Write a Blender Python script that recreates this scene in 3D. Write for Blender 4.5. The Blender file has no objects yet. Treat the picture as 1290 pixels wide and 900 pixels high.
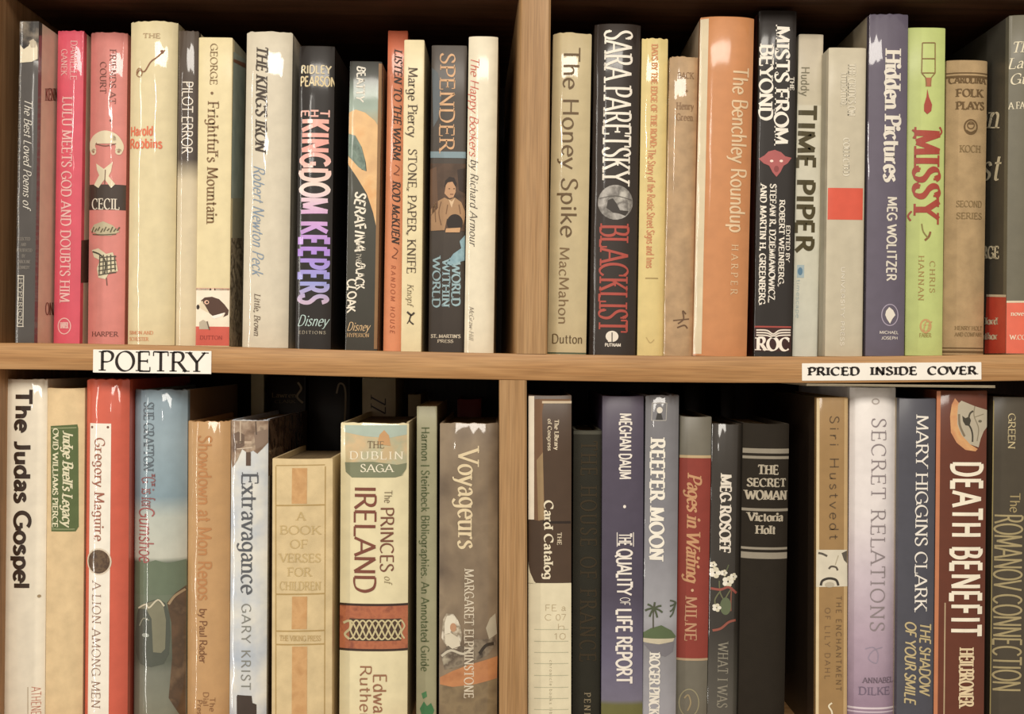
import bpy, bmesh, math, random
from mathutils import Vector, Matrix
random.seed(7)
C = bpy.context.scene.collection
sc = bpy.context.scene

# ---------------------------------------------------------------- camera, light, exposure
D = 0.85                      # camera distance to the shelf front, metres
F = D / 0.0006                # focal length in pixels of a 1290 wide frame
ROLL = math.radians(0.65)
cd = bpy.data.cameras.new('camera')
cam = bpy.data.objects.new('camera', cd); C.objects.link(cam)
cd.sensor_width = 36.0
cd.lens = 36.0 * F / 1290.0
cd.clip_start = 0.01
cam.matrix_world = Matrix.Translation((0, -D, 0)) @ Matrix.Rotation(math.radians(90), 4, 'X') @ Matrix.Rotation(ROLL, 4, 'Z')
sc.camera = cam

sc.view_settings.view_transform = 'Standard'
sc.view_settings.look = 'None'
sc.view_settings.exposure = -0.06
sc.view_settings.gamma = 1.0
sc.view_settings.use_curve_mapping = False

w = bpy.data.worlds.new('shop_ambience'); sc.world = w; w.use_nodes = True
w.node_tree.nodes['Background'].inputs[0].default_value = (1.0, 0.88, 0.75, 1)
w.node_tree.nodes['Background'].inputs[1].default_value = 0.42

def area(name, loc, target, sx, sy, power, col):
    l = bpy.data.lights.new(name, 'AREA'); l.shape = 'RECTANGLE'; l.size = sx; l.size_y = sy
    l.energy = power; l.color = col
    o = bpy.data.objects.new(name, l); C.objects.link(o); o.location = loc
    d = Vector(target) - Vector(loc)
    o.rotation_euler = d.to_track_quat('-Z', 'Y').to_euler()
    return o
area('ceiling_lamp', (-0.05, -1.95, 1.28), (0, 0, -0.15), 1.5, 0.6, 44, (1.0, 0.93, 0.83))
area('left_tall_lamp', (-1.50, -1.02, -0.1), (-0.1, 0, 0.0), 0.05, 1.9, 8.5, (1.0, 0.95, 0.87))
area('front_lamp', (-0.75, -2.1, 0.62), (0, 0, 0), 0.05, 0.22, 2.2, (1.0, 0.94, 0.85))

# ---------------------------------------------------------------- pixel rays (photo is 1290 x 900)
CR, SR = math.cos(ROLL), math.sin(ROLL)
def unroll(px, py):
    dx, dy = px - 645.0, 450.0 - py
    return dx * CR - dy * SR, dx * SR + dy * CR
def at(px, py, Y):
    a, b = unroll(px, py); s = (D + Y) / F
    return Vector((a * s, Y, b * s))

# ---------------------------------------------------------------- materials
def lin(h):
    if not isinstance(h, str): return tuple(h)
    h = h.lstrip('#'); v = [int(h[i:i+2], 16) / 255 for i in (0, 2, 4)]
    v = [c / 12.92 if c <= .04045 else ((c + .055) / 1.055) ** 2.4 for c in v]
    y = .2126 * v[0] + .7152 * v[1] + .0722 * v[2]
    return tuple(y + (c - y) * SAT for c in v)
SAT = .92
FIN = {  # roughness, specular, coat, coat roughness, crinkle strength
    'matte': (.65, .25, 0, .3, 0), 'cloth': (.75, .15, 0, .3, 0), 'satin': (.5, .3, .25, .28, .10),
    'gloss': (.5, .3, .7, .12, .16), 'mylar': (.5, .3, 1.0, .06, .24)}
_M = {}
def M(col, fin='matte', mott=.06, scale=90.0, stops=None, h=1.0, pic=None, psc=40.0):
    """col: flat colour; stops: [(z 0..1, colour)] along the height h; pic: colours mixed by a noise."""
    key = (str(col), fin, mott, scale, str(stops), round(h, 4), str(pic), psc)
    if key in _M: return _M[key]
    m = bpy.data.materials.new('%s_%d' % (fin, len(_M))); m.use_nodes = True
    nt = m.node_tree; N = nt.nodes; L = nt.links
    b = N['Principled BSDF']; r, sp, ct, cr, ck = FIN[fin]
    b.inputs['Roughness'].default_value = r
    b.inputs['Specular IOR Level'].default_value = sp
    b.inputs['Coat Weight'].default_value = ct
    b.inputs['Coat Roughness'].default_value = cr
    tc = N.new('ShaderNodeTexCoord')
    no = N.new('ShaderNodeTexNoise'); no.inputs['Scale'].default_value = scale; no.inputs['Detail'].default_value = 5
    L.new(tc.outputs['Object'], no.inputs['Vector'])
    mr = N.new('ShaderNodeMapRange'); mr.inputs[1].default_value = .3; mr.inputs[2].default_value = .7
    mr.inputs[3].default_value = 1 - mott; mr.inputs[4].default_value = 1 + mott
    L.new(no.outputs['Fac'], mr.inputs[0])
    mx = N.new('ShaderNodeMix'); mx.data_type = 'RGBA'; mx.blend_type = 'MULTIPLY'; mx.inputs[0].default_value = 1
    L.new(mr.outputs[0], mx.inputs[7])
    if stops or pic:
        rp = N.new('ShaderNodeValToRGB')
        el = rp.color_ramp.elements
        if stops:
            sx = N.new('ShaderNodeSeparateXYZ'); L.new(tc.outputs['Object'], sx.inputs[0])
            dv = N.new('ShaderNodeMath'); dv.operation = 'DIVIDE'; dv.inputs[1].default_value = h
            L.new(sx.outputs[2], dv.inputs[0]); L.new(dv.outputs[0], rp.inputs[0]); lst = sorted(stops, key=lambda q: q[0])
        else:
            n2 = N.new('ShaderNodeTexNoise'); n2.inputs['Scale'].default_value = psc; n2.inputs['Detail'].default_value = 4
            L.new(tc.outputs['Object'], n2.inputs['Vector']); L.new(n2.outputs['Fac'], rp.inputs[0])
            k = len(pic); lst = [(.3 + .4 * i / max(1, k - 1), c) for i, c in enumerate(pic)]
        while len(el) < len(lst): el.new(.5)
        for e, (p, c) in zip(el, lst): e.position = p
        for e, (p, c) in zip(el, lst): e.color = (*lin(c), 1)
        L.new(rp.outputs[0], mx.inputs[6])
    else:
        mx.inputs[6].default_value = (*lin(col), 1)
    L.new(mx.outputs[2], b.inputs['Base Color'])
    if ck:
        mp = N.new('ShaderNodeMapping'); mp.inputs['Scale'].default_value = (70, 70, 16)
        L.new(tc.outputs['Object'], mp.inputs[0])
        oi = N.new('ShaderNodeObjectInfo')
        n3 = N.new('ShaderNodeTexNoise'); n3.noise_dimensions = '4D'; n3.inputs['Scale'].default_value = 1; n3.inputs['Detail'].default_value = 2
        L.new(mp.outputs[0], n3.inputs['Vector'])
        sx2 = N.new('ShaderNodeSeparateXYZ'); L.new(oi.outputs['Location'], sx2.inputs[0])
        ml = N.new('ShaderNodeMath'); ml.operation = 'MULTIPLY'; ml.inputs[1].default_value = 37; L.new(sx2.outputs[0], ml.inputs[0])
        L.new(ml.outputs[0], n3.inputs['W'])
        bu = N.new('ShaderNodeBump'); bu.inputs['Strength'].default_value = ck; bu.inputs['Distance'].default_value = .004
        L.new(n3.outputs['Fac'], bu.inputs['Height']); L.new(bu.outputs[0], b.inputs['Coat Normal'])
    if fin == 'cloth':
        n4 = N.new('ShaderNodeTexNoise'); n4.inputs['Scale'].default_value = 1400; L.new(tc.outputs['Object'], n4.inputs['Vector'])
        bu = N.new('ShaderNodeBump'); bu.inputs['Strength'].default_value = .25; bu.inputs['Distance'].default_value = .0006
        L.new(n4.outputs['Fac'], bu.inputs['Height']); L.new(bu.outputs[0], b.inputs['Normal'])
    _M[key] = m
    return m
def paper_mat(c):
    m = bpy.data.materials.new('page_edges'); m.use_nodes = True; nt = m.node_tree; N = nt.nodes; L = nt.links
    tc = N.new('ShaderNodeTexCoord'); mp = N.new('ShaderNodeMapping'); mp.inputs['Scale'].default_value = (2600, 12, 12)
    L.new(tc.outputs['Object'], mp.inputs[0]); no = N.new('ShaderNodeTexNoise'); no.inputs['Scale'].default_value = 1; L.new(mp.outputs[0], no.inputs['Vector'])
    rp = N.new('ShaderNodeValToRGB'); a = lin(c); rp.color_ramp.elements[0].color = (*[x * .62 for x in a], 1); rp.color_ramp.elements[1].color = (*a, 1)
    rp.color_ramp.elements[0].position = .3; rp.color_ramp.elements[1].position = .6
    L.new(no.outputs['Fac'], rp.inputs[0]); L.new(rp.outputs[0], N['Principled BSDF'].inputs['Base Color'])
    N['Principled BSDF'].inputs['Roughness'].default_value = .8
    return m
PAGES = paper_mat('#c9b48c'); PAGES_OLD = paper_mat('#8a744f')
def wood(c1, c2, c3, axis):
    m = bpy.data.materials.new('oak_wood'); m.use_nodes = True; nt = m.node_tree; N = nt.nodes; L = nt.links
    b = N['Principled BSDF']; b.inputs['Roughness'].default_value = .45; b.inputs['Specular IOR Level'].default_value = .3
    tc = N.new('ShaderNodeTexCoord'); mp = N.new('ShaderNodeMapping')
    s = [150, 150, 150]; s[axis] = 5.0; mp.inputs['Scale'].default_value = s
    L.new(tc.outputs['Object'], mp.inputs[0])
    no = N.new('ShaderNodeTexNoise'); no.inputs['Scale'].default_value = 1; no.inputs['Detail'].default_value = 6; no.inputs['Distortion'].default_value = .8
    L.new(mp.outputs[0], no.inputs['Vector'])
    rp = N.new('ShaderNodeValToRGB'); e = rp.color_ramp.elements; e.new(.5)
    for q, p, c in zip(e, (.32, .5, .68), (c3, c1, c2)): q.position = p
    for q, p, c in zip(e, (.32, .5, .68), (c3, c1, c2)): q.color = (*lin(c), 1)
    L.new(no.outputs['Fac'], rp.inputs[0])
    mp2 = N.new('ShaderNodeMapping'); s2 = [900, 900, 900]; s2[axis] = 26; mp2.inputs['Scale'].default_value = s2
    L.new(tc.outputs['Object'], mp2.inputs[0])
    n2 = N.new('ShaderNodeTexNoise'); n2.inputs['Scale'].default_value = 1; L.new(mp2.outputs[0], n2.inputs['Vector'])
    mr = N.new('ShaderNodeMapRange'); mr.inputs[1].default_value = .35; mr.inputs[2].default_value = .6; mr.inputs[3].default_value = .82; mr.inputs[4].default_value = 1.03
    L.new(n2.outputs['Fac'], mr.inputs[0])
    mx = N.new('ShaderNodeMix'); mx.data_type = 'RGBA'; mx.blend_type = 'MULTIPLY'; mx.inputs[0].default_value = 1
    L.new(rp.outputs[0], mx.inputs[6]); L.new(mr.outputs[0], mx.inputs[7]); L.new(mx.outputs[2], b.inputs['Base Color'])
    bu = N.new('ShaderNodeBump'); bu.inputs['Strength'].default_value = .15; bu.inputs['Distance'].default_value = .0006
    L.new(n2.outputs['Fac'], bu.inputs['Height']); L.new(bu.outputs[0], b.inputs['Normal'])
    return m

# ---------------------------------------------------------------- stroke lettering: cap height 1, x-height .66
# L polyline, S spline, A arc (cx cy rx ry a0 a1), V stem with both serifs, T thin tick, D dot
G = {}
def g(ch, wd, *st): G[ch] = (wd, st)
g('A', .86, 'L .02 0 .43 1', 'L .43 1 .84 0', 'L .17 .34 .69 .34')
g('B', .72, 'V .14 0 .14 1', 'S .14 1 .38 1 .56 .92 .58 .76 .5 .58 .34 .53 .14 .53', 'S .34 .53 .56 .5 .66 .36 .64 .16 .48 .02 .34 0 .14 0')
g('C', .84, 'A .46 .5 .4 .5 46 314', 'T .74 .68 .95')
g('D', .88, 'V .14 0 .14 1', 'S .14 1 .42 1 .66 .88 .78 .5 .66 .12 .42 0 .14 0')
g('E', .70, 'V .14 0 .14 1', 'L .14 1 .6 1', 'L .14 .52 .52 .52', 'L .14 0 .64 0', 'T .6 .8 1', 'T .64 0 .22', 'T .52 .42 .62')
g('F', .66, 'V .14 0 .14 1', 'L .14 1 .6 1', 'L .14 .5 .52 .5', 'T .6 .78 1', 'T .52 .4 .6')
g('G', .90, 'A .46 .5 .4 .5 46 330', 'T .74 .68 .95', 'L .8 .44 .8 .06', 'L .54 .44 .8 .44')
g('H', .90, 'V .15 0 .15 1', 'V .75 0 .75 1', 'L .15 .52 .75 .52')
g('I', .34, 'V .17 0 .17 1')
g('J', .50, 'S .34 1 .34 .2 .24 .03 .06 .02', 'L .34 1 .34 .9')
g('K', .82, 'V .15 0 .15 1', 'L .7 1 .15 .42', 'L .32 .58 .76 0')
g('L', .66, 'V .14 0 .14 1', 'L .14 0 .6 0', 'T .6 0 .24')
g('M', 1.06, 'L .12 0 .16 1', 'L .16 1 .53 .08', 'L .53 .08 .9 1', 'L .9 1 .94 0')
g('N', .90, 'L .15 0 .15 1', 'L .15 1 .75 0', 'L .75 0 .75 1')
g('O', .92, 'A .46 .5 .4 .5 0 360')
g('P', .68, 'V .14 0 .14 1', 'S .14 1 .4 1 .58 .9 .62 .73 .54 .54 .38 .46 .14 .46')
g('Q', .92, 'A .46 .5 .4 .5 0 360', 'L .5 .22 .88 -.14')
g('R', .78, 'V .14 0 .14 1', 'S .14 1 .4 1 .56 .92 .6 .74 .52 .56 .38 .49 .14 .49', 'L .38 .49 .74 0')
g('S', .62, 'S .52 .84 .42 .97 .28 1 .14 .93 .1 .76 .2 .6 .38 .48 .52 .36 .54 .2 .44 .04 .28 0 .12 .06 .06 .2', 'T .52 .76 .97', 'T .07 .03 .25')
g('T', .76, 'L .04 1 .72 1', 'V .38 0 .38 1', 'T .04 .78 1', 'T .72 .78 1')
g('U', .86, 'L .14 1 .14 .34', 'S .14 .34 .2 .08 .43 0 .66 .08 .72 .34', 'L .72 .34 .72 1')
g('V', .82, 'L .02 1 .41 0', 'L .41 0 .8 1')
g('W', 1.18, 'L .02 1 .32 0', 'L .32 0 .59 .9', 'L .59 .9 .86 0', 'L .86 0 1.16 1')
g('X', .80, 'L .06 1 .74 0', 'L .06 0 .74 1')
g('Y', .80, 'L .02 1 .4 .48', 'L .78 1 .4 .48', 'L .4 .48 .4 0')
g('Z', .72, 'L .08 1 .64 1', 'L .64 1 .06 0', 'L .06 0 .66 0', 'T .08 .8 1', 'T .66 0 .2')
g('a', .56, 'S .1 .52 .2 .65 .34 .64 .43 .5 .43 .3', 'S .43 .3 .43 .1 .54 .02', 'S .43 .38 .2 .36 .08 .2 .14 .03 .3 .04 .43 .18')
g('b', .64, 'L .13 1 .13 0', 'A .34 .33 .22 .33 0 360')
g('c', .56, 'A .32 .33 .24 .33 40 320')
g('d', .66, 'A .3 .33 .22 .33 0 360', 'L .52 1 .52 0')
g('e', .58, 'L .09 .36 .53 .36', 'A .31 .33 .23 .33 5 318')
g('f', .40, 'S .44 .93 .34 1 .24 .95 .2 .78 .2 .6', 'L .2 .6 .2 0', 'L .04 .64 .38 .64')
g('g', .62, 'A .29 .36 .22 .3 0 360', 'S .51 .64 .51 .1 .48 -.18 .3 -.27 .1 -.18')
g('h', .64, 'L .13 1 .13 0', 'S .13 .42 .24 .6 .38 .64 .49 .54 .51 .36', 'L .51 .36 .51 0')
g('i', .28, 'L .14 .66 .14 0', 'D .14 .88')
g('j', .28, 'S .16 .66 .16 -.1 .1 -.24 -.02 -.26', 'D .16 .88')
g('k', .60, 'L .13 1 .13 0', 'L .5 .66 .13 .26', 'L .24 .38 .56 0')
g('l', .28, 'L .14 1 .14 0')
g('m', .96, 'L .13 .66 .13 0', 'S .13 .42 .22 .6 .34 .64 .44 .56 .48 .36', 'L .48 .36 .48 0', 'S .48 .42 .58 .6 .7 .64 .8 .54 .83 .36', 'L .83 .36 .83 0')
g('n', .64, 'L .13 .66 .13 0', 'S .13 .42 .24 .6 .38 .64 .49 .54 .51 .36', 'L .51 .36 .51 0')
g('o', .62, 'A .31 .33 .24 .33 0 360')
g('p', .64, 'L .13 .66 .13 -.28', 'A .34 .33 .22 .33 0 360')
g('q', .64, 'A .3 .33 .22 .33 0 360', 'L .52 .66 .52 -.28')
g('r', .46, 'L .13 .66 .13 0', 'S .13 .4 .22 .58 .32 .64 .42 .6')
g('s', .50, 'S .4 .54 .3 .66 .14 .62 .1 .48 .24 .36 .38 .28 .42 .14 .32 .02 .16 .01 .07 .12')
g('t', .40, 'S .19 .88 .19 .2 .24 .03 .36 .05', 'L .04 .64 .36 .64')
g('u', .64, 'L .13 .66 .13 .28', 'S .13 .28 .16 .06 .3 .02 .44 .1 .51 .28', 'L .51 .66 .51 0')
g('v', .58, 'L .04 .66 .29 0', 'L .29 0 .54 .66')
g('w', .84, 'L .04 .66 .24 0', 'L .24 0 .42 .6', 'L .42 .6 .6 0', 'L .6 0 .8 .66')
g('x', .56, 'L .05 .66 .51 0', 'L .05 0 .51 .66')
g('y', .58, 'L .04 .66 .3 .02', 'S .54 .66 .3 .02 .2 -.22 .06 -.26')
g('z', .52, 'L .07 .64 .46 .64', 'L .46 .64 .06 .02', 'L .06 .02 .48 .02')
g('7', .58, 'L .06 1 .54 1', 'L .54 1 .2 0')
g('0', .6, 'A .3 .5 .24 .5 0 360'); g('1', .4, 'L .06 .8 .22 1', 'L .22 1 .22 0'); g(' ', .34); g('.', .26, 'D .13 .06'); g(',', .26, 'L .14 .08 .06 -.14'); g(':', .26, 'D .13 .06', 'D .13 .56'); g("'", .22, 'L .12 1 .08 .76')
g('"', .36, 'L .12 1 .1 .76', 'L .26 1 .24 .76'); g('|', .3, 'L .15 1 .15 -.1'); g('-', .4, 'L .06 .34 .34 .34'); g('&', .8, 'S .76 .4 .6 .06 .3 0 .1 .16 .14 .38 .46 .66 .5 .88 .34 1 .2 .88 .26 .66 .76 0')
g('?', .54, 'S .06 .8 .16 .98 .36 .98 .48 .8 .4 .58 .28 .46 .27 .26', 'D .27 .06'); g('!', .26, 'L .13 1 .13 .26', 'D .13 .06'); g('*', .46, 'D .23 .42')

STY = {'sr': (.155, .055, 1, 0), 'sb': (.25, .08, 1, 0), 'sl': (.34, .12, 1, 0), 'sa': (.105, .10, 0, 0), 'sx': (.19, .17, 0, 0), 'sh': (.25, .21, 0, 0),
       'op': (.145, .08, 0, 0), 'it': (.13, .05, 1, .22), 'ib': (.19, .08, 1, .24), 'sc': (.11, .05, 0, .36), 'xi': (.17, .15, 0, .2), 'th': (.08, .06, 0, 0), 'tr': (.10, .045, 1, 0)}
def catmull(P, k=5):
    out = []
    Q = [P[0]] + P + [P[-1]]
    for i in range(1, len(Q) - 2):
        a, b, c, d = Q[i-1], Q[i], Q[i+1], Q[i+2]
        for j in range(k):
            t = j / k
            out.append(tuple(.5 * ((2*b[q]) + (c[q]-a[q])*t + (2*a[q]-5*b[q]+4*c[q]-d[q])*t*t + (-a[q]+3*b[q]-3*c[q]+d[q])*t**3) for q in (0, 1)))
    out.append(P[-1])
    return out
def lines(s, xs):
    k = s[0]; v = [float(q) for q in s[1:].split()]
    if k in 'LVS':
        P = [(v[i] * xs, v[i+1]) for i in range(0, len(v), 2)]
        if k == 'S': P = catmull(P)
        else:
            R = [P[0]]
            for a, b in zip(P, P[1:]):
                n = max(1, int(math.hypot(b[0]-a[0], b[1]-a[1]) / .17))
                R += [(a[0] + (b[0]-a[0]) * i / n, a[1] + (b[1]-a[1]) * i / n) for i in range(1, n + 1)]
            P = R
        return P
    if k == 'A':
        cx, cy, rx, ry, a0, a1 = v; n = max(6, int((a1 - a0) / 13))
        return [((cx + rx * math.cos(math.radians(a0 + (a1-a0) * i / n))) * xs, cy + ry * math.sin(math.radians(a0 + (a1-a0) * i / n))) for i in range(n + 1)]
    return []
def text_quads(s, sty, L, H, tr=.05, jit=0.0):
    """polygons in a plane: x from 0 to L along the text, y from 0 (baseline) to H (cap top)."""
    thick, thin, serif, slant = STY[sty]
    wd = sum(G[c][0] + tr for c in s) - tr
    ht = 1 - thin * .5
    xs = L / (wd * H) if H > 0 else 1
    k = min(1.0, max(.45, xs * 1.1)); thick *= k
    nib = math.radians(22 if thick > thin * 1.3 else 0)
    polys = []; x = 0
    for c in s:
        wg, st = G[c]; gp = []
        Ls = [(q[0], lines(q, xs)) for q in st]
        for q, P in Ls:
            if q in 'TD': continue
            n = len(P); off = []
            closed = n > 3 and math.hypot(P[0][0]-P[-1][0], P[0][1]-P[-1][1]) < 1e-4
            for i in range(n):
                a = P[i-1] if i > 0 else (P[-2] if closed else P[0]); b = P[i+1] if i < n-1 else (P[1] if closed else P[-1])
                dx, dy = b[0]-a[0], b[1]-a[1]; l = math.hypot(dx, dy) or 1; dx, dy = dx/l, dy/l
                th = math.atan2(dy, dx)
                wv = thin + (thick - thin) * abs(math.sin(th - nib)) ** 1.3
                off.append((P[i][0] - dy*wv/2, P[i][1] + dx*wv/2, P[i][0] + dy*wv/2, P[i][1] - dx*wv/2))
            for i in range(n - 1):
                a, b = off[i], off[i+1]
                gp.append([(a[0], a[1]), (a[2], a[3]), (b[2], b[3]), (b[0], b[1])])
            if serif and q in 'LV' and not closed:
                for e, f in ((0, 1), (-1, -2)):
                    p, p2 = P[e], P[f]; dx, dy = p[0]-p2[0], p[1]-p2[1]; l = math.hypot(dx, dy) or 1
                    if abs(dy / l) < .45: continue
                    touch = q != 'V' and any(o is not P and len(o) and min(math.hypot(p[0]-z[0], p[1]-z[1]) for z in o) < .03 for _, o in Ls)
                    if touch: continue
                    hw = thick * .5 + .10 * min(1, xs * 1.2); sg = 1 if dy > 0 else -1
                    y0, y1 = (p[1] - thin, p[1]) if sg > 0 else (p[1], p[1] + thin)
                    gp.append([(p[0]-hw, y0), (p[0]+hw, y0), (p[0]+hw, y1), (p[0]-hw, y1)])
        for q in st:
            v = [float(z) for z in q[1:].split()]
            if q[0] == 'T' and serif:
                tt = max(thin, .05)
                gp.append([(v[0]*xs - tt/2, v[1]), (v[0]*xs + tt/2, v[1]), (v[0]*xs + tt/2, v[2]), (v[0]*xs - tt/2, v[2])])
            if q[0] == 'D':
                r = max(thick, .1) * .62 * (2.0 if c == '*' else 1)
                gp.append([(v[0]*xs + r*math.cos(a*math.pi/5), v[1] + r*math.sin(a*math.pi/5)) for a in range(10)])
        ang = random.uniform(-jit, jit) if jit else 0; ca, sa = math.cos(ang), math.sin(ang); oy = random.uniform(-jit, jit) * .25 if jit else 0
        for p in gp:
            R = []
            for (a, b) in p:
                if jit:
                    a, b = a - wg*xs/2, b - .5; a, b = a*ca - b*sa + wg*xs/2, a*sa + b*ca + .5 + oy
                b2 = thin*.25 + b * ht * .98
                R.append(((x*xs + a + slant * b2 * min(1, xs*1.2)) * H, b2 * H))
            polys.append(R)
        x += wg + tr
    return polys

# ---------------------------------------------------------------- mesh helpers
def obj(name, bm, mats, parent=None, sharp=35):
    me = bpy.data.meshes.new(name); bm.to_mesh(me); bm.free()
    for m in (mats if isinstance(mats, (list, tuple)) else [mats]): me.materials.append(m)
    for p in me.polygons: p.use_smooth = True
    if sharp: me.set_sharp_from_angle(angle=math.radians(sharp))
    o = bpy.data.objects.new(name, me); C.objects.link(o)
    if parent: o.parent = parent
    return o
def tag(o, label, cat, group=None):
    o['label'] = label; o['category'] = cat
    if group: o['group'] = group
    return o
def empty(name, loc=(0, 0, 0)):
    o = bpy.data.objects.new(name, None); C.objects.link(o); o.location = loc; o.empty_display_size = .02
    return o
def box_bm(bm, a, b, bev=0.0):
    r = bmesh.ops.create_cube(bm, size=1.0)
    for v in r['verts']:
        v.co = Vector([a[i] + (v.co[i] + .5) * (b[i] - a[i]) for i in range(3)])
    if bev:
        es = list({e for v in r['verts'] for e in v.link_edges})
        bmesh.ops.bevel(bm, geom=es, offset=bev, segments=2, affect='EDGES')
    return bm

# ---------------------------------------------------------------- a book
BOOKS = []
SPLIT = ('band', 'card_rule', 'gold_line', 'title_rule', 'orange_stripe', 'pale_edge', 'white_flower#')
class Book:
    def __init__(s, name, label, top, bot, Y, zbase, depth=.15, spine='#888888', left=None, right=None, fin='gloss', soft=False,
                 bulge=None, stops=None, pic=None, psc=40, pages=None, group=None, rim=None, cover='cover', mott=.06):
        """top=(xl,xr,y), bot=(xl,xr,y): the spine's edges in the photo; Y: depth of the spine behind the shelf edge."""
        s.fin = fin; s.Y = Y; s.parts = {}; s.partlabels = {}
        T0, T1 = at(top[0], top[2], Y), at(top[1], top[2], Y); B0, B1 = at(bot[0], bot[2], Y), at(bot[1], bot[2], Y)
        T, B = (T0 + T1) / 2, (B0 + B1) / 2
        s.w = w = ((T1.x - T0.x) + (B1.x - B0.x)) / 2
        k = (zbase(B.x) if callable(zbase) else zbase); f = (k - T.z) / (B.z - T.z)
        O = T + (B - T) * f
        s.lean = math.atan2(T.x - O.x, T.z - O.z); s.h = h = math.hypot(T.x - O.x, T.z - O.z); s.O = O; s.d = depth
        s.cl, s.sl = math.cos(s.lean), math.sin(s.lean)
        s.B = (bulge if bulge is not None else (.03 if soft else .11)) * w; s.p = 8 if soft else 2.6
        s.root = empty(name, O); s.root.rotation_euler = (0, s.lean, 0); tag(s.root, label, 'book', group)
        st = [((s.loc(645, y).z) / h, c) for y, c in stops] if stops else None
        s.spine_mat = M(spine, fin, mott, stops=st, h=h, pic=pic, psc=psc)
        s.cover(spine, left or spine, right or spine, soft, cover, rim)
        s.pages(soft, pages or PAGES)
        BOOKS.append(s)
    def prof(s, u): return s.B * min(1, abs(2 * u / s.w)) ** s.p
    def loc(s, px, py):
        P = at(px, py, s.Y) - s.O
        return Vector((P.x * s.cl - P.z * s.sl, 0, P.x * s.sl + P.z * s.cl))
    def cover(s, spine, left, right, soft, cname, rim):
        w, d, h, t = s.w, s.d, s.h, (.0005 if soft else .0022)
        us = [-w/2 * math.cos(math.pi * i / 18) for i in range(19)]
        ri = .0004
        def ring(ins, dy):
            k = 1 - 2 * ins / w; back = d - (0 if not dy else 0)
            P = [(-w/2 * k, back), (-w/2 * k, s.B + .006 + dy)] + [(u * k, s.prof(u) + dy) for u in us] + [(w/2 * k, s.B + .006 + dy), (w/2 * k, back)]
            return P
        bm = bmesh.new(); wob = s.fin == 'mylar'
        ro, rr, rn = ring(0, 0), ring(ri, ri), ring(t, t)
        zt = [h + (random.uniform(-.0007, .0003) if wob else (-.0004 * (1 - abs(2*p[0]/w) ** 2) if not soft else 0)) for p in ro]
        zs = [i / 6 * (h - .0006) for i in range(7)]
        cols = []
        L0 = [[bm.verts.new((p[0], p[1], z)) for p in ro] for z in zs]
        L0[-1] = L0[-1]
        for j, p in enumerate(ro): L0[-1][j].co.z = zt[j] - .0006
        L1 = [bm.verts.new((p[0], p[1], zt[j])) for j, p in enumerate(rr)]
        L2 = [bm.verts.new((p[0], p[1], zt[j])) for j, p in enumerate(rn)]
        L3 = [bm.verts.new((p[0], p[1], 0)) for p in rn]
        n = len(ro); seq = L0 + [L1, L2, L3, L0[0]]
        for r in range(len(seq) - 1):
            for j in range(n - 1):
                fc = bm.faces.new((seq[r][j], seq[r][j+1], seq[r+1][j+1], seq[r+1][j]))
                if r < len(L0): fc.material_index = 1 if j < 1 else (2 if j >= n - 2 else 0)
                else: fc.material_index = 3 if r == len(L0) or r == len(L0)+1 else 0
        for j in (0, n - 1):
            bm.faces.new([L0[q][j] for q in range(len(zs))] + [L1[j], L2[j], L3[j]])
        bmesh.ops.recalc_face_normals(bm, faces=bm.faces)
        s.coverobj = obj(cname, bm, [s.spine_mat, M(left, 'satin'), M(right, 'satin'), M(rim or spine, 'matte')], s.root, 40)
    def pages(s, soft, mat):
        t = .0005 if soft else .0023; ins = .0004 if soft else .0032
        w2 = s.w / 2 - t - .0001; bm = bmesh.new()
        P = [(-w2, s.d - (.0005 if soft else .004)), (-w2, s.B + .008)] + [(w2 * i / 5, s.prof(w2 * i / 5 * .98) + t + .0006 + (.001 if not soft else 0)) for i in range(-5, 6)] + [(w2, s.B + .008), (w2, s.d - (.0005 if soft else .004))]
        hol = 0 if soft else .0035
        P += [(w2 * .5, s.d - hol - .004), (0, s.d - hol - .005), (-w2 * .5, s.d - hol - .004)]
        lo = [bm.verts.new((x, y, ins * .8)) for x, y in P]; hi = [bm.verts.new((x, y, s.h - .001 - ins)) for x, y in P]
        n = len(P)
        bm.faces.new(lo); bm.faces.new(hi)
        for i in range(n): bm.faces.new((lo[i], lo[(i+1) % n], hi[(i+1) % n], hi[i]))
        bmesh.ops.recalc_face_normals(bm, faces=bm.faces)
        obj('page_block', bm, mat, s.root, 30)
    # ---- printing on the spine (all places are photo pixels)
    def _add(s, part, polys, mat, layer, side=0, fine=True):
        if part in SPLIT: s.nb = getattr(s, 'nb', 0) + 1; part = '%s#%d' % (part, s.nb)
        e = s.parts.setdefault(part, (bmesh.new(), []))
        bm, mats = e
        if mat not in mats: mats.append(mat)
        mi = mats.index(mat); tmp = bmesh.new()
        for p in polys:
            try: tmp.faces.new([tmp.verts.new((q[0], 0, q[1])) for q in p])
            except ValueError: pass
        if fine and not side:
            for i in range(1, 18):
                c = -s.w/2 * math.cos(math.pi * i / 18)
                bmesh.ops.bisect_plane(tmp, geom=tmp.verts[:] + tmp.edges[:] + tmp.faces[:], plane_co=(c, 0, 0), plane_no=(1, 0, 0))
        bmesh.ops.triangulate(tmp, faces=[f for f in tmp.faces if len(f.verts) > 4])
        ep = .00011 * layer; mp = {}
        for v in tmp.verts:
            if side: co = (side * (s.w/2 + ep), v.co.x, v.co.z)
            else:
                u = max(-s.w/2, min(s.w/2, v.co.x)); co = (u * (1 + ep * .5 / s.w), s.prof(u) - ep, v.co.z)
            mp[v] = bm.verts.new(co)
        for f in tmp.faces:
            try: nf = bm.faces.new([mp[v] for v in f.verts])
            except ValueError: continue
            nf.material_index = mi; nf.normal_update()
            if (not side and nf.normal.y > 0) or (side and nf.normal.x * side < 0): nf.normal_flip()
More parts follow.
